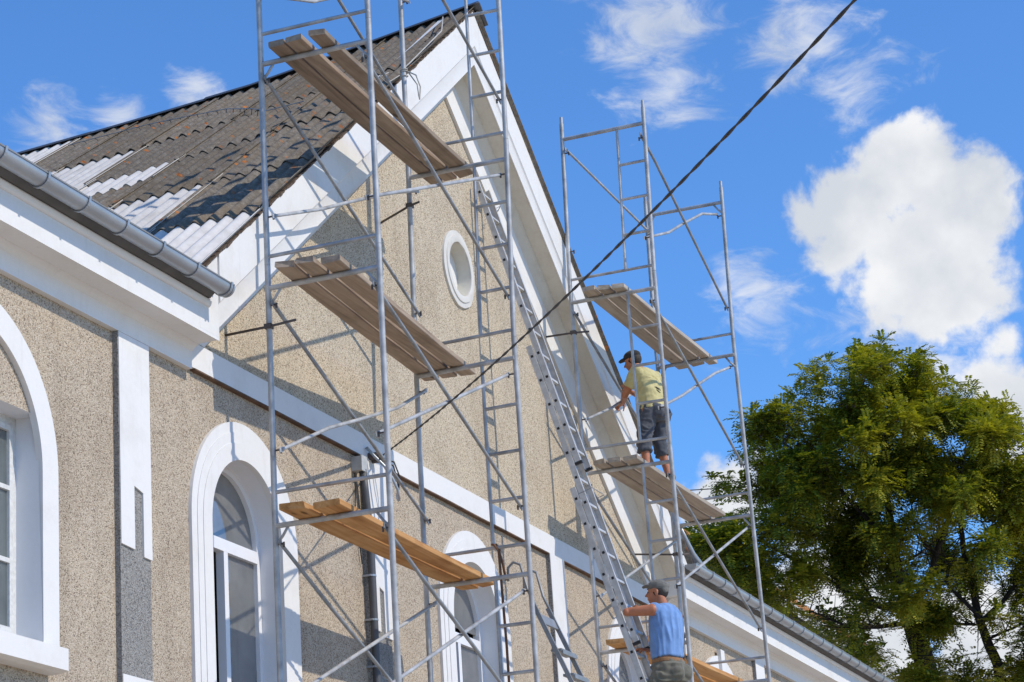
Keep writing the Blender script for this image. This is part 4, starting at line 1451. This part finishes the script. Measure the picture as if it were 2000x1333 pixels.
LIMBS3 = [([(3.4, -11.6), (3.05, -5.0), (2.88, -3.14), (2.69, -2.36), (2.92, -1.41), (3.4, -0.5)], 0.10, 0.012, -0.6), ([(2.75, -2.6), (3.5, -2.0), (4.0, -1.5)], 0.04, 0.01, -0.6)]


def limb_mesh(limbs):
    m = MB()
    ends = []
    for pts, r0, r1, dep in limbs:
        P3 = []
        n = len(pts)
        sub = 5
        for i in range(n - 1):
            for k in range(sub):
                t = k / sub
                a = pts[i][0] + (pts[i + 1][0] - pts[i][0]) * t
                b = pts[i][1] + (pts[i + 1][1] - pts[i][1]) * t
                g = (i + t) / (n - 1)
                wob = 0.04 if len(P3) else 0
                P3.append(tp(a + wob * noise.noise(V((a * 2, b * 2, r0 * 40))), b, dep * g + wob * noise.noise(V((a * 2, b * 2, 9)))))
        P3.append(tp(pts[-1][0], pts[-1][1], dep))
        rr = [r0 + (r1 - r0) * (i / (len(P3) - 1)) ** 0.8 for i in range(len(P3))]
        m.tube(P3, rr, 8)
        ends.append(P3)
        # twigs
        for _ in range(int(6 * n)):
            i = rt.randint(int(len(P3) * 0.35), len(P3) - 1)
            if P3[i].z < 2.6:
                continue
            q = P3[i]
            dv = V((rt.gauss(0, 1), rt.gauss(0, 1), rt.gauss(0.5, 0.8))).normalized() * rt.uniform(0.3, 0.8)
            m.tube([q, q + dv * 0.5 + V((0, 0, rt.uniform(-.05, .08))), q + dv], [min(0.014, rr[i]), 0.008, 0.004], 5)
    return m


def tree(label, limbs, sel, mat, n_cl, base, seed):
    rt.seed(seed)
    root = thing('locust_tree', label, 'tree', base, 'trees beyond the right wing')
    limb_mesh(limbs).build('trunk', MT['bark'], root, smooth=True)
    cr, pd = MB(), MB()
    made = 0
    tries = 0
    cores = []
    while len(cores) < n_cl // 9:
        a, b = rt.uniform(-3.5, 4.7), rt.uniform(-3.9, 3.05)
        if inside(a, b) and sel(a, b):
            cores.append((a, b, rt.uniform(-1, 1)))
    while made < n_cl and tries < n_cl * 60:
        tries += 1
        if rt.random() < 0.86:
            ca, cb, cd_ = rt.choice(cores)
            a, b = ca + rt.gauss(0, 0.19), cb + rt.gauss(0, 0.12)
        else:
            a, b, cd_ = rt.uniform(-3.5, 4.7), rt.uniform(-3.9, 3.05), rt.uniform(-1, 1)
        if not inside(a, b) or not sel(a, b):
            continue
        hole = False
        for (ha, hb, hr) in HOLES:
            if (a - ha) ** 2 + (b - hb) ** 2 < (hr * 0.95 + 0.07) ** 2:
                hole = True
        if hole:
            continue
        # depth of a rounded crown
        hd = 2.2 * sqrt(max(0.05, 1 - ((a - 0.5) / 4.4) ** 2)) * sqrt(max(0.08, 1 - ((b + 0.4) / 3.7) ** 2))
        d = cd_ * hd + rt.gauss(0, 0.15)
        c = tp(a, b, d)
        r = rt.uniform(0.16, 0.30)
        frond_cluster(cr, pd, c, r, int(26 * r / 0.22), rt.uniform(0.1, 0.6))
        if b > -0.4 and rt.random() < 0.20:
            pod_bunch(pd, c + V((0, 0, -0.12)), rt.randint(6, 14))
        made += 1
    if sel(-2.4, 0.6):
        for (a, b) in ((-2.85, 0.72), (-2.75, 0.80), (-2.62, 0.76), (-2.5, 0.70), (-2.40, 0.78), (-2.30, 0.66), (-2.2, 0.58), (-2.1, 0.62), (-2.0, 0.5), (-2.65, 0.66)):
            frond_cluster(cr, pd, tp(a, b, 0.2), 0.13, 13, 0.5)
            pod_bunch(pd, tp(a + 0.03, b - 0.17, 0.2), 7)
        cr_tw = [tp(-1.5, 0.25, 0.2), tp(-2.0, 0.55, 0.2), tp(-2.5, 0.72, 0.2), tp(-2.85, 0.72, 0.2)]
        MB().tube(cr_tw, [0.02, 0.014, 0.009, 0.004], 6).build('branch', MT['bark'], root, smooth=True)
    # tufts that break the outline
    for _ in range(26):
        i = rt.randrange(len(SIL))
        (a0, b0), (a1, b1) = SIL[i], SIL[(i + 1) % len(SIL)]
        t = rt.random()
        a, b = a0 + (a1 - a0) * t, b0 + (b1 - b0) * t
        if b < -0.6 or not sel(a, b):
            continue
        o_ = V((a - 0.4, b + 0.6, 0)).normalized()
        for k in range(rt.randint(3, 6)):
            g = rt.uniform(-0.1, 0.26)
            frond_cluster(cr, pd, tp(a + o_.x * g + rt.gauss(0, .07), b + o_.y * g + rt.gauss(0, .05), rt.uniform(-.3, .3)), 0.09, 7, 0.3)
        if rt.random() < 0.5:
            pod_bunch(pd, tp(a, b - 0.1, -0.2), 10)
    # sprays on the outline
    n = len(SIL)
    for i in range(n):
        (a0, b0), (a1, b1) = SIL[i], SIL[(i + 1) % n]
        L = sqrt((a1 - a0) ** 2 + (b1 - b0) ** 2)
        for k in range(int(L / 0.10)):
            t = rt.random()
            a, b = a0 + (a1 - a0) * t, b0 + (b1 - b0) * t
            if not sel(a, b) or b < -3.0:
                continue
            cc = V((a, b, 0)).lerp(V((0.4, -0.3, 0)), rt.uniform(-0.01, 0.09))
            frond_cluster(cr, pd, tp(cc.x, cc.y, rt.uniform(-0.7, 0.7)), rt.uniform(0.07, 0.17), 8, 0.4)
            if b > 0 and rt.random() < 0.12:
                pod_bunch(pd, tp(cc.x, cc.y - 0.06, 0), 9)
    tag(cr.build('crown', mat, root, recalc=False), kind='stuff')
    if pd.v:
        tag(pd.build('seed_pods', MT['pod'], root, recalc=False), kind='stuff')
    return root


tree('tall spreading locust tree with yellow-green crown and dark pods beyond the right gutter', LIMBS1, lambda a, b: a < 1.9 + 0.25 * sin(b * 3), MT['leaf'], 900, tuple(tp(1.25, -11.6)), 5)
tree('thinner dark-trunked tree standing right of the tall locust tree', LIMBS2, lambda a, b: 1.9 + 0.25 * sin(b * 3) <= a < 3.0 + 0.2 * sin(b * 4), MT['leaf'], 330, tuple(tp(2.75, -11.6, 0)), 6)
tree('dark young tree cut off by the right edge of the photo', LIMBS3, lambda a, b: a >= 3.0 + 0.2 * sin(b * 4) or (a > 2.4 and b < -2.2), MT['leaf2'], 260, tuple(tp(3.4, -11.6, 0)), 8)

# ------------------------------------------------------------------ neighbouring house behind the trees
nb = thing('neighbour_house', 'far house with a pale tiled roof and orange ridge tiles, behind the trees', 'house', (58, 8, GZ))
rz, ry, ez, ey = 10.45, 10.0, 4.6, 3.4
w_ = MB().box(46.2, 67.8, 3.9, 16.1, GZ, 4.4)
w_.prism([(46.2, 4.4), (67.8, 4.4), (67.8, 4.41), (46.2, 4.41)], 3.9, 16.1)
w_.build('wall', MT['cream'], nb)
rf = MB()
nr = 26
for i in range(nr):
    t0, t1 = i / nr, (i + 1.12) / nr
    for sg in (-1, 1):
        y0, y1 = ry + sg * (ry - ey) * t0, ry + sg * (ry - ey) * t1
        z0, z1 = rz + (ez - rz) * t0, rz + (ez - rz) * t1
        rf.add([(45.6, y0, z0), (68.4, y0, z0), (68.4, y1, z1 + 0.05), (45.6, y1, z1 + 0.05), (45.6, y1, z1), (68.4, y1, z1)], [(0, 1, 2, 3), (3, 2, 5, 4)])
rfo = rf.build('roof', MT['tile'], nb, recalc=False)
for i in range(57):
    MB().tube([(45.6 + i * 0.4, ry, rz + 0.03), (45.6 + i * 0.4 + 0.42, ry, rz + 0.05)], [0.13, 0.15], 8).build('ridge_tile', MT['ridgetile'], rfo)

# ------------------------------------------------------------------ people


class Solid:
    """closed tapered shapes merged by a voxel remesh into one continuous skin"""

    def __init__(self):
        self.m = MB()

    def ball(self, c, r, sc=(1, 1, 1), ax=None, n=14, k=9):
        c = V(c)
        ax = ax or (V((1, 0, 0)), V((0, 1, 0)), V((0, 0, 1)))
        vs, fs = [tuple(c - ax[2] * r * sc[2])], []
        for i in range(1, k):
            t = -pi / 2 + pi * i / k
            for j in range(n):
                a = 2 * pi * j / n
                vs.append(tuple(c + (ax[0] * cos(a) * sc[0] + ax[1] * sin(a) * sc[1]) * r * cos(t) + ax[2] * sin(t) * r * sc[2]))
        vs.append(tuple(c + ax[2] * r * sc[2]))
        for j in range(n):
            fs.append((0, 1 + (j + 1) % n, 1 + j))
            fs.append((len(vs) - 1, 1 + (k - 2) * n + j, 1 + (k - 2) * n + (j + 1) % n))
        for i in range(k - 2):
            for j in range(n):
                a, b = 1 + i * n + j, 1 + i * n + (j + 1) % n
                fs.append((a, b, b + n, a + n))
        self.m.add(vs, fs)
        return self

    def limb(self, pts, rs, ends=True, n=14):
        """tapered chain; ends=True rounds the tips"""
        self.m.tube(pts, rs, n)
        for i, (p, r) in enumerate(zip(pts, rs)):
            if 0 < i < len(pts) - 1 or ends:
                self.ball(p, r * 0.995, n=n)
        return self

    def loft(self, rings, n=24):
        """rings: (centre, half-width vector, half-depth vector)"""
        vs, fs = [], []
        for c, a, b in rings:
            c, a, b = V(c), V(a), V(b)
            for j in range(n):
                t = 2 * pi * j / n
                ca, sa = cos(t), sin(t)
                e = 0.85
                vs.append(tuple(c + a * (abs(ca) ** e) * (1 if ca > 0 else -1) + b * (abs(sa) ** e) * (1 if sa > 0 else -1)))
        for i in range(len(rings) - 1):
            for j in range(n):
                fs.append((i * n + j, i * n + (j + 1) % n, (i + 1) * n + (j + 1) % n, (i + 1) * n + j))
        fs.append(tuple(range(n - 1, -1, -1)))
        fs.append(tuple((len(rings) - 1) * n + j for j in range(n)))
        self.m.add(vs, fs)
        return self

    def build(self, name, mat, parent, voxel, smooth=2, disp=None):
        o = self.m.build(name + '_src', None, None)
        md = o.modifiers.new('r', 'REMESH')
        md.mode = 'VOXEL'
        md.voxel_size = voxel
        md.use_smooth_shade = True
        if smooth:
            ms = o.modifiers.new('s', 'SMOOTH')
            ms.factor = 0.5
            ms.iterations = smooth
        dg = bpy.context.evaluated_depsgraph_get()
        me = bpy.data.meshes.new_from_object(o.evaluated_get(dg))
        old = o.data
        bpy.data.objects.remove(o)
        bpy.data.meshes.remove(old)
        me.name = name
        if disp:
            nrm = [v.normal.copy() for v in me.vertices]
            for v, nn in zip(me.vertices, nrm):
                v.co += nn * disp(v.co)
        off = wloc(parent)
        me.transform(Matrix.Translation(-off))
        me.polygons.foreach_set('use_smooth', [True] * len(me.polygons))
        me.materials.clear()
        me.materials.append(mat)
        ob = bpy.data.objects.new(name, me)
        scene.collection.objects.link(ob)
        if parent:
            ob.parent = parent
        return ob


def hand(sol, wrist, fwd, palm_n, side, grip_r=0.024, curl=1.0, s=1.0):
    """palm with five separate bent fingers closing round a bar; fwd: wrist->knuckles, palm_n: out of the palm, side: towards the thumb"""
    fwd, palm_n, side = V(fwd).normalized(), V(palm_n).normalized(), V(side).normalized()
    k0 = V(wrist) + fwd * 0.085 * s
    sol.loft([(V(wrist), side * 0.028 * s, palm_n * 0.019 * s), (V(wrist) + fwd * 0.035 * s, side * 0.036 * s, palm_n * 0.017 * s), (k0, side * 0.041 * s, palm_n * 0.013 * s)], 14)
    for i, (L, dx) in enumerate(((0.070, 0.030), (0.078, 0.010), (0.073, -0.011), (0.058, -0.031))):
        p = k0 - fwd * 0.012 * s + side * dx * s
        pts, a = [p], 0.15 * curl
        for seg, da in ((0.45, 0.95 * curl), (0.30, 0.95 * curl), (0.25, 0.7 * curl)):
            d = fwd * cos(a) + palm_n * sin(a)
            p = p + d * (L * seg * 1.15 * s)
            pts.append(p)
            a += da
        sol.limb(pts, [0.0095 * s, 0.009 * s, 0.008 * s, 0.007 * s], n=8)
    tb = V(wrist) + fwd * 0.03 * s + side * 0.030 * s
    t1 = tb + (side * 0.6 + fwd * 0.5 + palm_n * 0.45).normalized() * 0.036 * s
    t2 = t1 + (fwd * 0.55 + palm_n * 0.85).normalized() * 0.030 * s
    t3 = t2 + (palm_n * 0.9 - side * 0.35 + fwd * 0.2).normalized() * 0.024 * s
    sol.limb([tb, t1, t2, t3], [0.013 * s, 0.011 * s, 0.0095 * s, 0.008 * s], n=8)


def head(sol, c, fwd, up, s=1.0):
    """skull, jaw, nose, brow, lips and ears"""
    fwd, up = V(fwd).normalized(), V(up).normalized()
    rt_ = fwd.cross(up).normalized()
    up = rt_.cross(fwd).normalized()
    ax = (rt_, fwd, up)

    def q(r, f, u):
        return V(c) + rt_ * r * s + fwd * f * s + up * u * s
    sol.ball(q(0, -0.012, 0.03), 0.1 * s, (0.76, 0.98, 0.95), ax, 20, 14)
    sol.ball(q(0, 0.025, -0.035), 0.1 * s, (0.62, 0.66, 0.80), ax, 18, 12)
    sol.ball(q(0, 0.052, -0.092), 0.030 * s, (1.0, 0.9, 0.75), ax)
    sol.limb([q(0.035, -0.03, -0.075), q(0.018, 0.045, -0.098)], [0.026 * s, 0.022 * s])
    sol.limb([q(-0.035, -0.03, -0.075), q(-0.018, 0.045, -0.098)], [0.026 * s, 0.022 * s])
    sol.limb([q(-0.036, 0.068, 0.022), q(0, 0.078, 0.026), q(0.036, 0.068, 0.022)], [0.012 * s, 0.014 * s, 0.012 * s], n=10)
    sol.limb([q(0, 0.080, 0.012), q(0, 0.100, -0.022), q(0, 0.108, -0.034)], [0.009 * s, 0.011 * s, 0.013 * s], n=10)
    sol.ball(q(0.012, 0.095, -0.037), 0.009 * s)
    sol.ball(q(-0.012, 0.095, -0.037), 0.009 * s)
    sol.limb([q(-0.018, 0.079, -0.060), q(0, 0.087, -0.058), q(0.018, 0.079, -0.060)], [0.005 * s, 0.0075 * s, 0.005 * s], n=8)
    sol.limb([q(-0.015, 0.078, -0.071), q(0, 0.085, -0.072), q(0.015, 0.078, -0.071)], [0.005 * s, 0.008 * s, 0.005 * s], n=8)
    sol.ball(q(-0.032, 0.062, -0.022), 0.024 * s, (1, .8, .8), ax)
    sol.ball(q(0.032, 0.062, -0.022), 0.024 * s, (1, .8, .8), ax)
    for sg in (-1, 1):
        e = q(sg * 0.079, -0.012, -0.012)
        sol.ball(e, 0.031 * s, (0.32, 0.62, 1.0), ax)
        sol.ball(q(sg * 0.080, -0.010, -0.038), 0.012 * s, (0.5, 0.8, 1.0), ax)
    return q, ax


def folds(seed, amp, stretch=(1, 1, 1), f=9.0):
    def d(co):
        p = V((co.x * stretch[0], co.y * stretch[1], co.z * stretch[2])) * f
        w = noise.noise(p * 0.6 + V((seed, 3, 9))) * 1.6
        a = 1 - abs(noise.noise(p + V((seed + w, seed * 2 + w, seed * 3)))) * 2
        b = noise.noise(p * 2.6 + V((seed * 5, 1, 2)))
        return amp * (a * 0.8 + b * 0.35)
    return d


# --- man in the yellow shirt, on the upper deck of the right tower
FZ = 2.13 + TR + 0.046
p1 = thing('person', 'man in a yellow t-shirt, dark three-quarter trousers and cap gripping a scaffold tube', 'person', (8.78, -0.93, FZ))
body = Solid()
hL, hR = V((8.69, -0.92, 3.02)), V((8.86, -0.95, 3.02))
kL, kR = V((8.63, -0.85, 2.63)), V((8.925, -0.945, 2.63))
aL, aR = V((8.60, -0.87, FZ + 0.09)), V((8.945, -1.005, FZ + 0.09))
sL, sR = V((8.60, -0.84, 3.44)), V((8.95, -0.95, 3.435))
nk = V((8.775, -0.87, 3.495))
hc = V((8.745, -0.755, 3.615))
wl_ = V((9.06, -0.50, 3.235))
eL = V((8.70, -0.645, 3.22))
f1 = V((0.10, 0.97, -0.10))
for h, k, a in ((hL, kL, aL), (hR, kR, aR)):
    body.limb([h, k, k.lerp(a, 0.35), a], [0.085, 0.055, 0.054, 0.036])
    body.limb([a + V((0, -0.045, -0.055)), a + V((0.01, 0.07, -0.06)), a + V((0.015, 0.15, -0.072))], [0.036, 0.036, 0.026])
body.loft([(V((8.775, -0.94, 2.94)), V((0.155, -0.03, 0)), V((0.02, 0.11, 0))), (V((8.775, -0.935, 3.12)), V((0.145, -0.03, 0)), V((0.02, 0.10, 0))),
           (V((8.775, -0.91, 3.32)), V((0.16, -0.04, 0)), V((0.02, 0.105, 0))), (V((8.775, -0.89, 3.46)), V((0.15, -0.045, 0)), V((0.02, 0.08, 0))), (nk, V((0.07, -0.01, 0)), V((0.0, 0.06, 0)))])
body.limb([nk - V((0, 0, 0.05)), hc - V((0, 0.03, 0.05))], [0.058, 0.052])
body.limb([sL, eL, wl_], [0.056, 0.043, 0.028])
body.limb([sR, V((9.03, -0.80, 3.20)), V((9.04, -0.62, 3.34))], [0.056, 0.043, 0.028])
hand(body, wl_, (0.45, 0.75, -0.1), (0.1, -0.15, -0.95), (0.75, -0.5, 0.0), s=1.0)
hand(body, V((9.04, -0.62, 3.34)), (0.1, 0.6, 0.8), (-0.1, 0.8, -0.5), (-0.9, 0.1, 0.1), curl=0.6)
q1, ax1 = head(body, hc, (0.02, 0.97, -0.17), (0, 0.16, 0.98), 0.98)
bd = body.build('body', MT['skin'], p1, 0.0065, 2)
hr = Solid()
hr.ball(q1(0, -0.022, 0.018), 0.1, (0.775, 0.94, 0.90), ax1, 20, 14)
hr.build('hair', MT['hair'], p1, 0.008, 1)
cp = Solid()
cp.ball(q1(0, -0.010, 0.062), 0.1, (0.84, 1.06, 0.70), ax1, 20, 12)
cp.loft([(q1(0, 0.075, 0.052), ax1[0] * 0.066, ax1[2] * 0.010), (q1(0, 0.125, 0.048), ax1[0] * 0.060, ax1[2] * 0.008), (q1(0, 0.165, 0.038), ax1[0] * 0.036, ax1[2] * 0.006)])
cp.build('cap', MT['cap'], p1, 0.007, 2)
sh = Solid()
sh.loft([(V((8.78, -0.945, 3.00)), V((0.170, -0.045, 0.0)), V((0.03, 0.128, 0))), (V((8.78, -0.94, 3.10)), V((0.168, -0.045, 0.0)), V((0.03, 0.125, 0))), (V((8.78, -0.925, 3.22)), V((0.172, -0.05, 0)), V((0.03, 0.128, 0))),
         (V((8.778, -0.905, 3.34)), V((0.184, -0.055, 0)), V((0.03, 0.130, 0))), (V((8.775, -0.895, 3.43)), V((0.178, -0.055, 0)), V((0.03, 0.112, 0))), (V((8.775, -0.88, 3.485)), V((0.11, -0.03, 0)), V((0.02, 0.085, 0))), (nk + V((0, 0, 0.012)), V((0.066, -0.01, 0)), V((0.01, 0.064, 0)))])
sh.ball(sL, 0.074)
sh.ball(sR, 0.074)
sh.limb([sL, sL.lerp(eL, 0.62)], [0.074, 0.070], ends=False)
sh.limb([sR, sR.lerp(V((9.03, -0.80, 3.20)), 0.62)], [0.074, 0.070], ends=False)
sho = sh.build('t_shirt', MT['yellow'], p1, 0.009, 2, folds(2.0, 0.013, (1, 1, 1.7), 6.0))
sr = Solid()
sr.loft([(V((8.778, -0.94, 3.075)), V((0.158, -0.035, 0)), V((0.02, 0.118, 0))), (V((8.775, -0.945, 2.98)), V((0.170, -0.035, 0)), V((0.02, 0.130, 0))), (V((8.775, -0.945, 2.87)), V((0.168, -0.035, 0)), V((0.02, 0.122, 0)))])
sr.ball(V((8.70, -1.02, 2.95)), 0.092)
sr.ball(V((8.85, -1.04, 2.95)), 0.092)
for h, k, a in ((hL, kL, aL), (hR, kR, aR)):
    e = k.lerp(a, 0.40)
    sr.limb([h - V((0, 0, 0.06)), h.lerp(k, 0.55), k, e], [0.098, 0.092, 0.080, 0.078], ends=False)
sr.build('trousers', MT['shorts'], p1, 0.009, 2, folds(5.0, 0.019, (1, 1, 1.5), 7.0))
bt = Solid()
for a in (aL, aR):
    bt.limb([a + V((0, -0.05, -0.06)), a + V((0.01, 0.06, -0.062)), a + V((0.015, 0.16, -0.068))], [0.044, 0.045, 0.036])
bt.build('shoes', MT['belt'], p1, 0.009, 2)
pc = Solid()
pc.loft([(V((8.925, -1.045, 3.00)), V((0.035, -0.02, 0)), V((0.01, 0.025, 0))), (V((8.925, -1.05, 3.12)), V((0.034, -0.02, 0)), V((0.01, 0.025, 0)))])
pc.build('belt_pouch', MT['cap'], p1, 0.006, 1)
# faded print on the back of the shirt: a short row of digit-like strokes over a slanted bar
from mathutils.bvhtree import BVHTree
BVH_ = BVHTree.FromPolygons([v.co.copy() for v in sho.data.vertices], [tuple(p.vertices) for p in sho.data.polygons])


def on_back(obj, x, z):
    """point on the rear (street side) of a garment at world x, z"""
    off = wloc(obj)
    loc, nn, _, _ = BVH_.ray_cast(V((x, -3.0, z)) - off, V((0, 1, 0)))
    return (loc + off + nn * 0.002, nn) if loc else (V((x, -1.09, z)), V((0, -1, 0)))


prn = MB()
for gx, strokes in enumerate((((0, 1, 0, .5), (0, .5, 1, .5), (1, 1, 1, 0)), ((0, 0, 0, 1), (0, 1, 1, 1), (1, 1, 1, 0), (0, 0, 1, 0), (0, .5, 1, .5)), ((0, 0, 0, 1), (0, 1, 1, 1), (1, 1, 1, .5), (0, .5, 1, .5), (1, .5, 1, 0), (0, 0, 1, 0)), ((0, 1, 1, 1), (0, 1, 0, .5), (0, .5, 1, .5), (1, .5, 1, 0), (0, 0, 1, 0)))):
    for (xa, za, xb, zb) in strokes:
        x0, z0 = 8.665 + gx * 0.021, 3.225 - gx * 0.004
        A, na = on_back(sho, x0 + xa * 0.013, z0 + za * 0.026)
        B, nb_ = on_back(sho, x0 + xb * 0.013, z0 + zb * 0.026)
        if (B - A).length < 1e-4:
            continue
        prn.obox((A + B) / 2, (B - A) / 2, (B - A).cross(na).normalized() * 0.0022, na * 0.0015)
for k in range(6):
    A, na = on_back(sho, 8.675 + k * 0.010, 3.210 - k * 0.0042)
    B, nb_ = on_back(sho, 8.675 + (k + 1) * 0.010, 3.210 - (k + 1) * 0.0042)
    prn.obox((A + B) / 2, (B - A) * 0.52, (B - A).cross(na).normalized() * (0.007 - 0.0012 * abs(k - 2)), na * 0.0015)
prn.build('shirt_print', MT['print'], sho)

# --- man in the blue vest, climbing the extension ladder
p2 = thing('person', 'man in a blue sleeveless shirt, grey cap and khaki trousers climbing the aluminium ladder', 'person', (6.02, -1.70, -1.3))
b2 = Solid()
c2 = V((6.02, -1.72, 0))
hL, hR = V((5.93, -1.69, -0.46)), V((6.11, -1.74, -0.46))
zf = -1.32


def rung_pt(x, z):
    return lp(x, z, -0.144) + V((0, 0, 0.02))


zfoot = 1.50 - 0.12 - 0.271 * 10
fL, fR = rung_pt(5.92, zfoot), rung_pt(6.05, zfoot - 0.271)
kL, kR = V((5.90, -1.55, -0.86)), V((6.10, -1.66, -0.92))
aL, aR = fL + V((0, -0.10, 0.10)), fR + V((0, -0.10, 0.10))
sL, sR = V((5.84, -1.655, 0.115)), V((6.21, -1.785, 0.085))
nk = V((6.02, -1.715, 0.175))
hc = V((6.0, -1.665, 0.315))
eL = V((5.78, -1.405, 0.115))
wl_ = V((6.055, -1.435, 0.175))
eR = V((6.26, -1.62, -0.16))
wR = V((6.16, -1.48, -0.22))
for h, k, a in ((hL, kL, aL), (hR, kR, aR)):
    b2.limb([h, k, k.lerp(a, 0.35), a], [0.088, 0.057, 0.055, 0.037])
    b2.limb([a + V((0, -0.04, -0.06)), a + V((0, 0.06, -0.065)), a + V((0, 0.15, -0.075))], [0.037, 0.036, 0.027])
SD = V((0.94, -0.33, 0)).normalized()
FD = V((0.33, 0.94, 0)).normalized()
b2.loft([(V((6.02, -1.715, -0.50)), SD * 0.158, FD * 0.115), (V((6.02, -1.715, -0.30)), SD * 0.150, FD * 0.108), (V((6.02, -1.72, -0.05)), SD * 0.165, FD * 0.112), (V((6.02, -1.72, 0.10)), SD * 0.160, FD * 0.085), (nk, SD * 0.075, FD * 0.062)])
b2.limb([nk - V((0, 0, 0.05)), hc - FD * 0.03 - V((0, 0, 0.05))], [0.062, 0.056])
b2.ball(sL, 0.062)
b2.ball(sR, 0.062)
b2.limb([sL, sL.lerp(eL, 0.45), eL, eL.lerp(wl_, 0.35), wl_], [0.058, 0.053, 0.041, 0.043, 0.028])
b2.limb([sR, eR, wR], [0.058, 0.045, 0.028])
hand(b2, wl_, (0.75, 0.35, 0.15), (0.2, 0.9, -0.1), (0.0, -0.1, 1.0))
hand(b2, wR, (-0.2, 0.9, 0.2), (0.0, 0.2, -1.0), (-1.0, 0.0, 0.0))
HF = (-0.10, 0.98, 0.10)
q2, ax2 = head(b2, hc, HF, (0.02, -0.12, 0.99), 1.02)
b2.build('body', MT['skin'], p2, 0.0065, 2)
hr = Solid()
hr.ball(q2(0, -0.024, 0.012), 0.1, (0.79, 0.95, 0.92), ax2, 20, 14)
hr.build('hair', MT['hair'], p2, 0.008, 1)
cp = Solid()
cp.ball(q2(0, -0.012, 0.060), 0.1, (0.87, 1.12, 0.68), ax2, 20, 12)
cp.ball(q2(0, -0.075, 0.020), 0.06, (1.1, 0.7, 0.75), ax2)
cp.loft([(q2(0, 0.070, 0.062), ax2[0] * 0.068, ax2[2] * 0.012), (q2(0, 0.115, 0.062), ax2[0] * 0.060, ax2[2] * 0.010), (q2(0, 0.145, 0.052), ax2[0] * 0.036, ax2[2] * 0.007)])
cp.build('cap', MT['cap2'], p2, 0.007, 2, folds(8.0, 0.006, (1, 1, 1), 16))
for sg in (-1, 1):
    MB().obox(q2(sg * 0.036, 0.080, -0.004), ax2[0] * 0.012, ax2[1] * 0.004, ax2[2] * 0.005).build('eye', MT['hair'], p2)
    MB().obox(q2(sg * 0.034, 0.086, 0.026), ax2[0] * 0.018, ax2[1] * 0.003, ax2[2] * 0.004).build('eyebrow', MT['hair'], p2)
vs_ = Solid()
vs_.loft([(V((6.02, -1.715, -0.345)), SD * 0.176, FD * 0.130), (V((6.02, -1.715, -0.24)), SD * 0.178, FD * 0.132), (V((6.02, -1.725, -0.08)), SD * 0.184, FD * 0.138), (V((6.02, -1.73, 0.03)), SD * 0.186, FD * 0.130), (V((6.02, -1.73, 0.095)), SD * 0.186, FD * 0.112), (V((6.02, -1.725, 0.145)), SD * 0.160, FD * 0.090), (nk + V((0, 0, 0.006)), SD * 0.080, FD * 0.072)])
vs_.ball(sL + SD * 0.035, 0.066)
vs_.ball(sR - SD * 0.02, 0.068)
vs_.build('vest', MT['blue'], p2, 0.009, 2, folds(3.0, 0.018, (1.7, 1.7, 0.5), 6.0))
tr = Solid()
tr.loft([(V((6.02, -1.715, -0.385)), SD * 0.176, FD * 0.134), (V((6.02, -1.72, -0.47)), SD * 0.190, FD * 0.150), (V((6.02, -1.72, -0.60)), SD * 0.186, FD * 0.142)])
tr.ball(V((5.945, -1.80, -0.50)), 0.096)
tr.ball(V((6.095, -1.83, -0.50)), 0.096)
for h, k, a in ((hL, kL, aL), (hR, kR, aR)):
    tr.limb([h - V((0, 0, 0.07)), h.lerp(k, 0.55), k, k.lerp(a, 0.9)], [0.116, 0.110, 0.088, 0.074], ends=False)
tr.build('trousers', MT['khaki'], p2, 0.009, 2, folds(6.0, 0.018, (1, 1, 1.3), 7.0))
be = Solid()
be.loft([(V((6.02, -1.715, -0.405)), SD * 0.178, FD * 0.136), (V((6.02, -1.715, -0.362)), SD * 0.175, FD * 0.134)])
be.build('belt', MT['belt'], p2, 0.008, 1)
bt = Solid()
for a in (aL, aR):
    bt.limb([a + V((0, -0.045, -0.065)), a + V((0, 0.05, -0.066)), a + V((0, 0.16, -0.070))], [0.045, 0.046, 0.037])
bt.build('shoes', MT['belt'], p2, 0.009, 2)
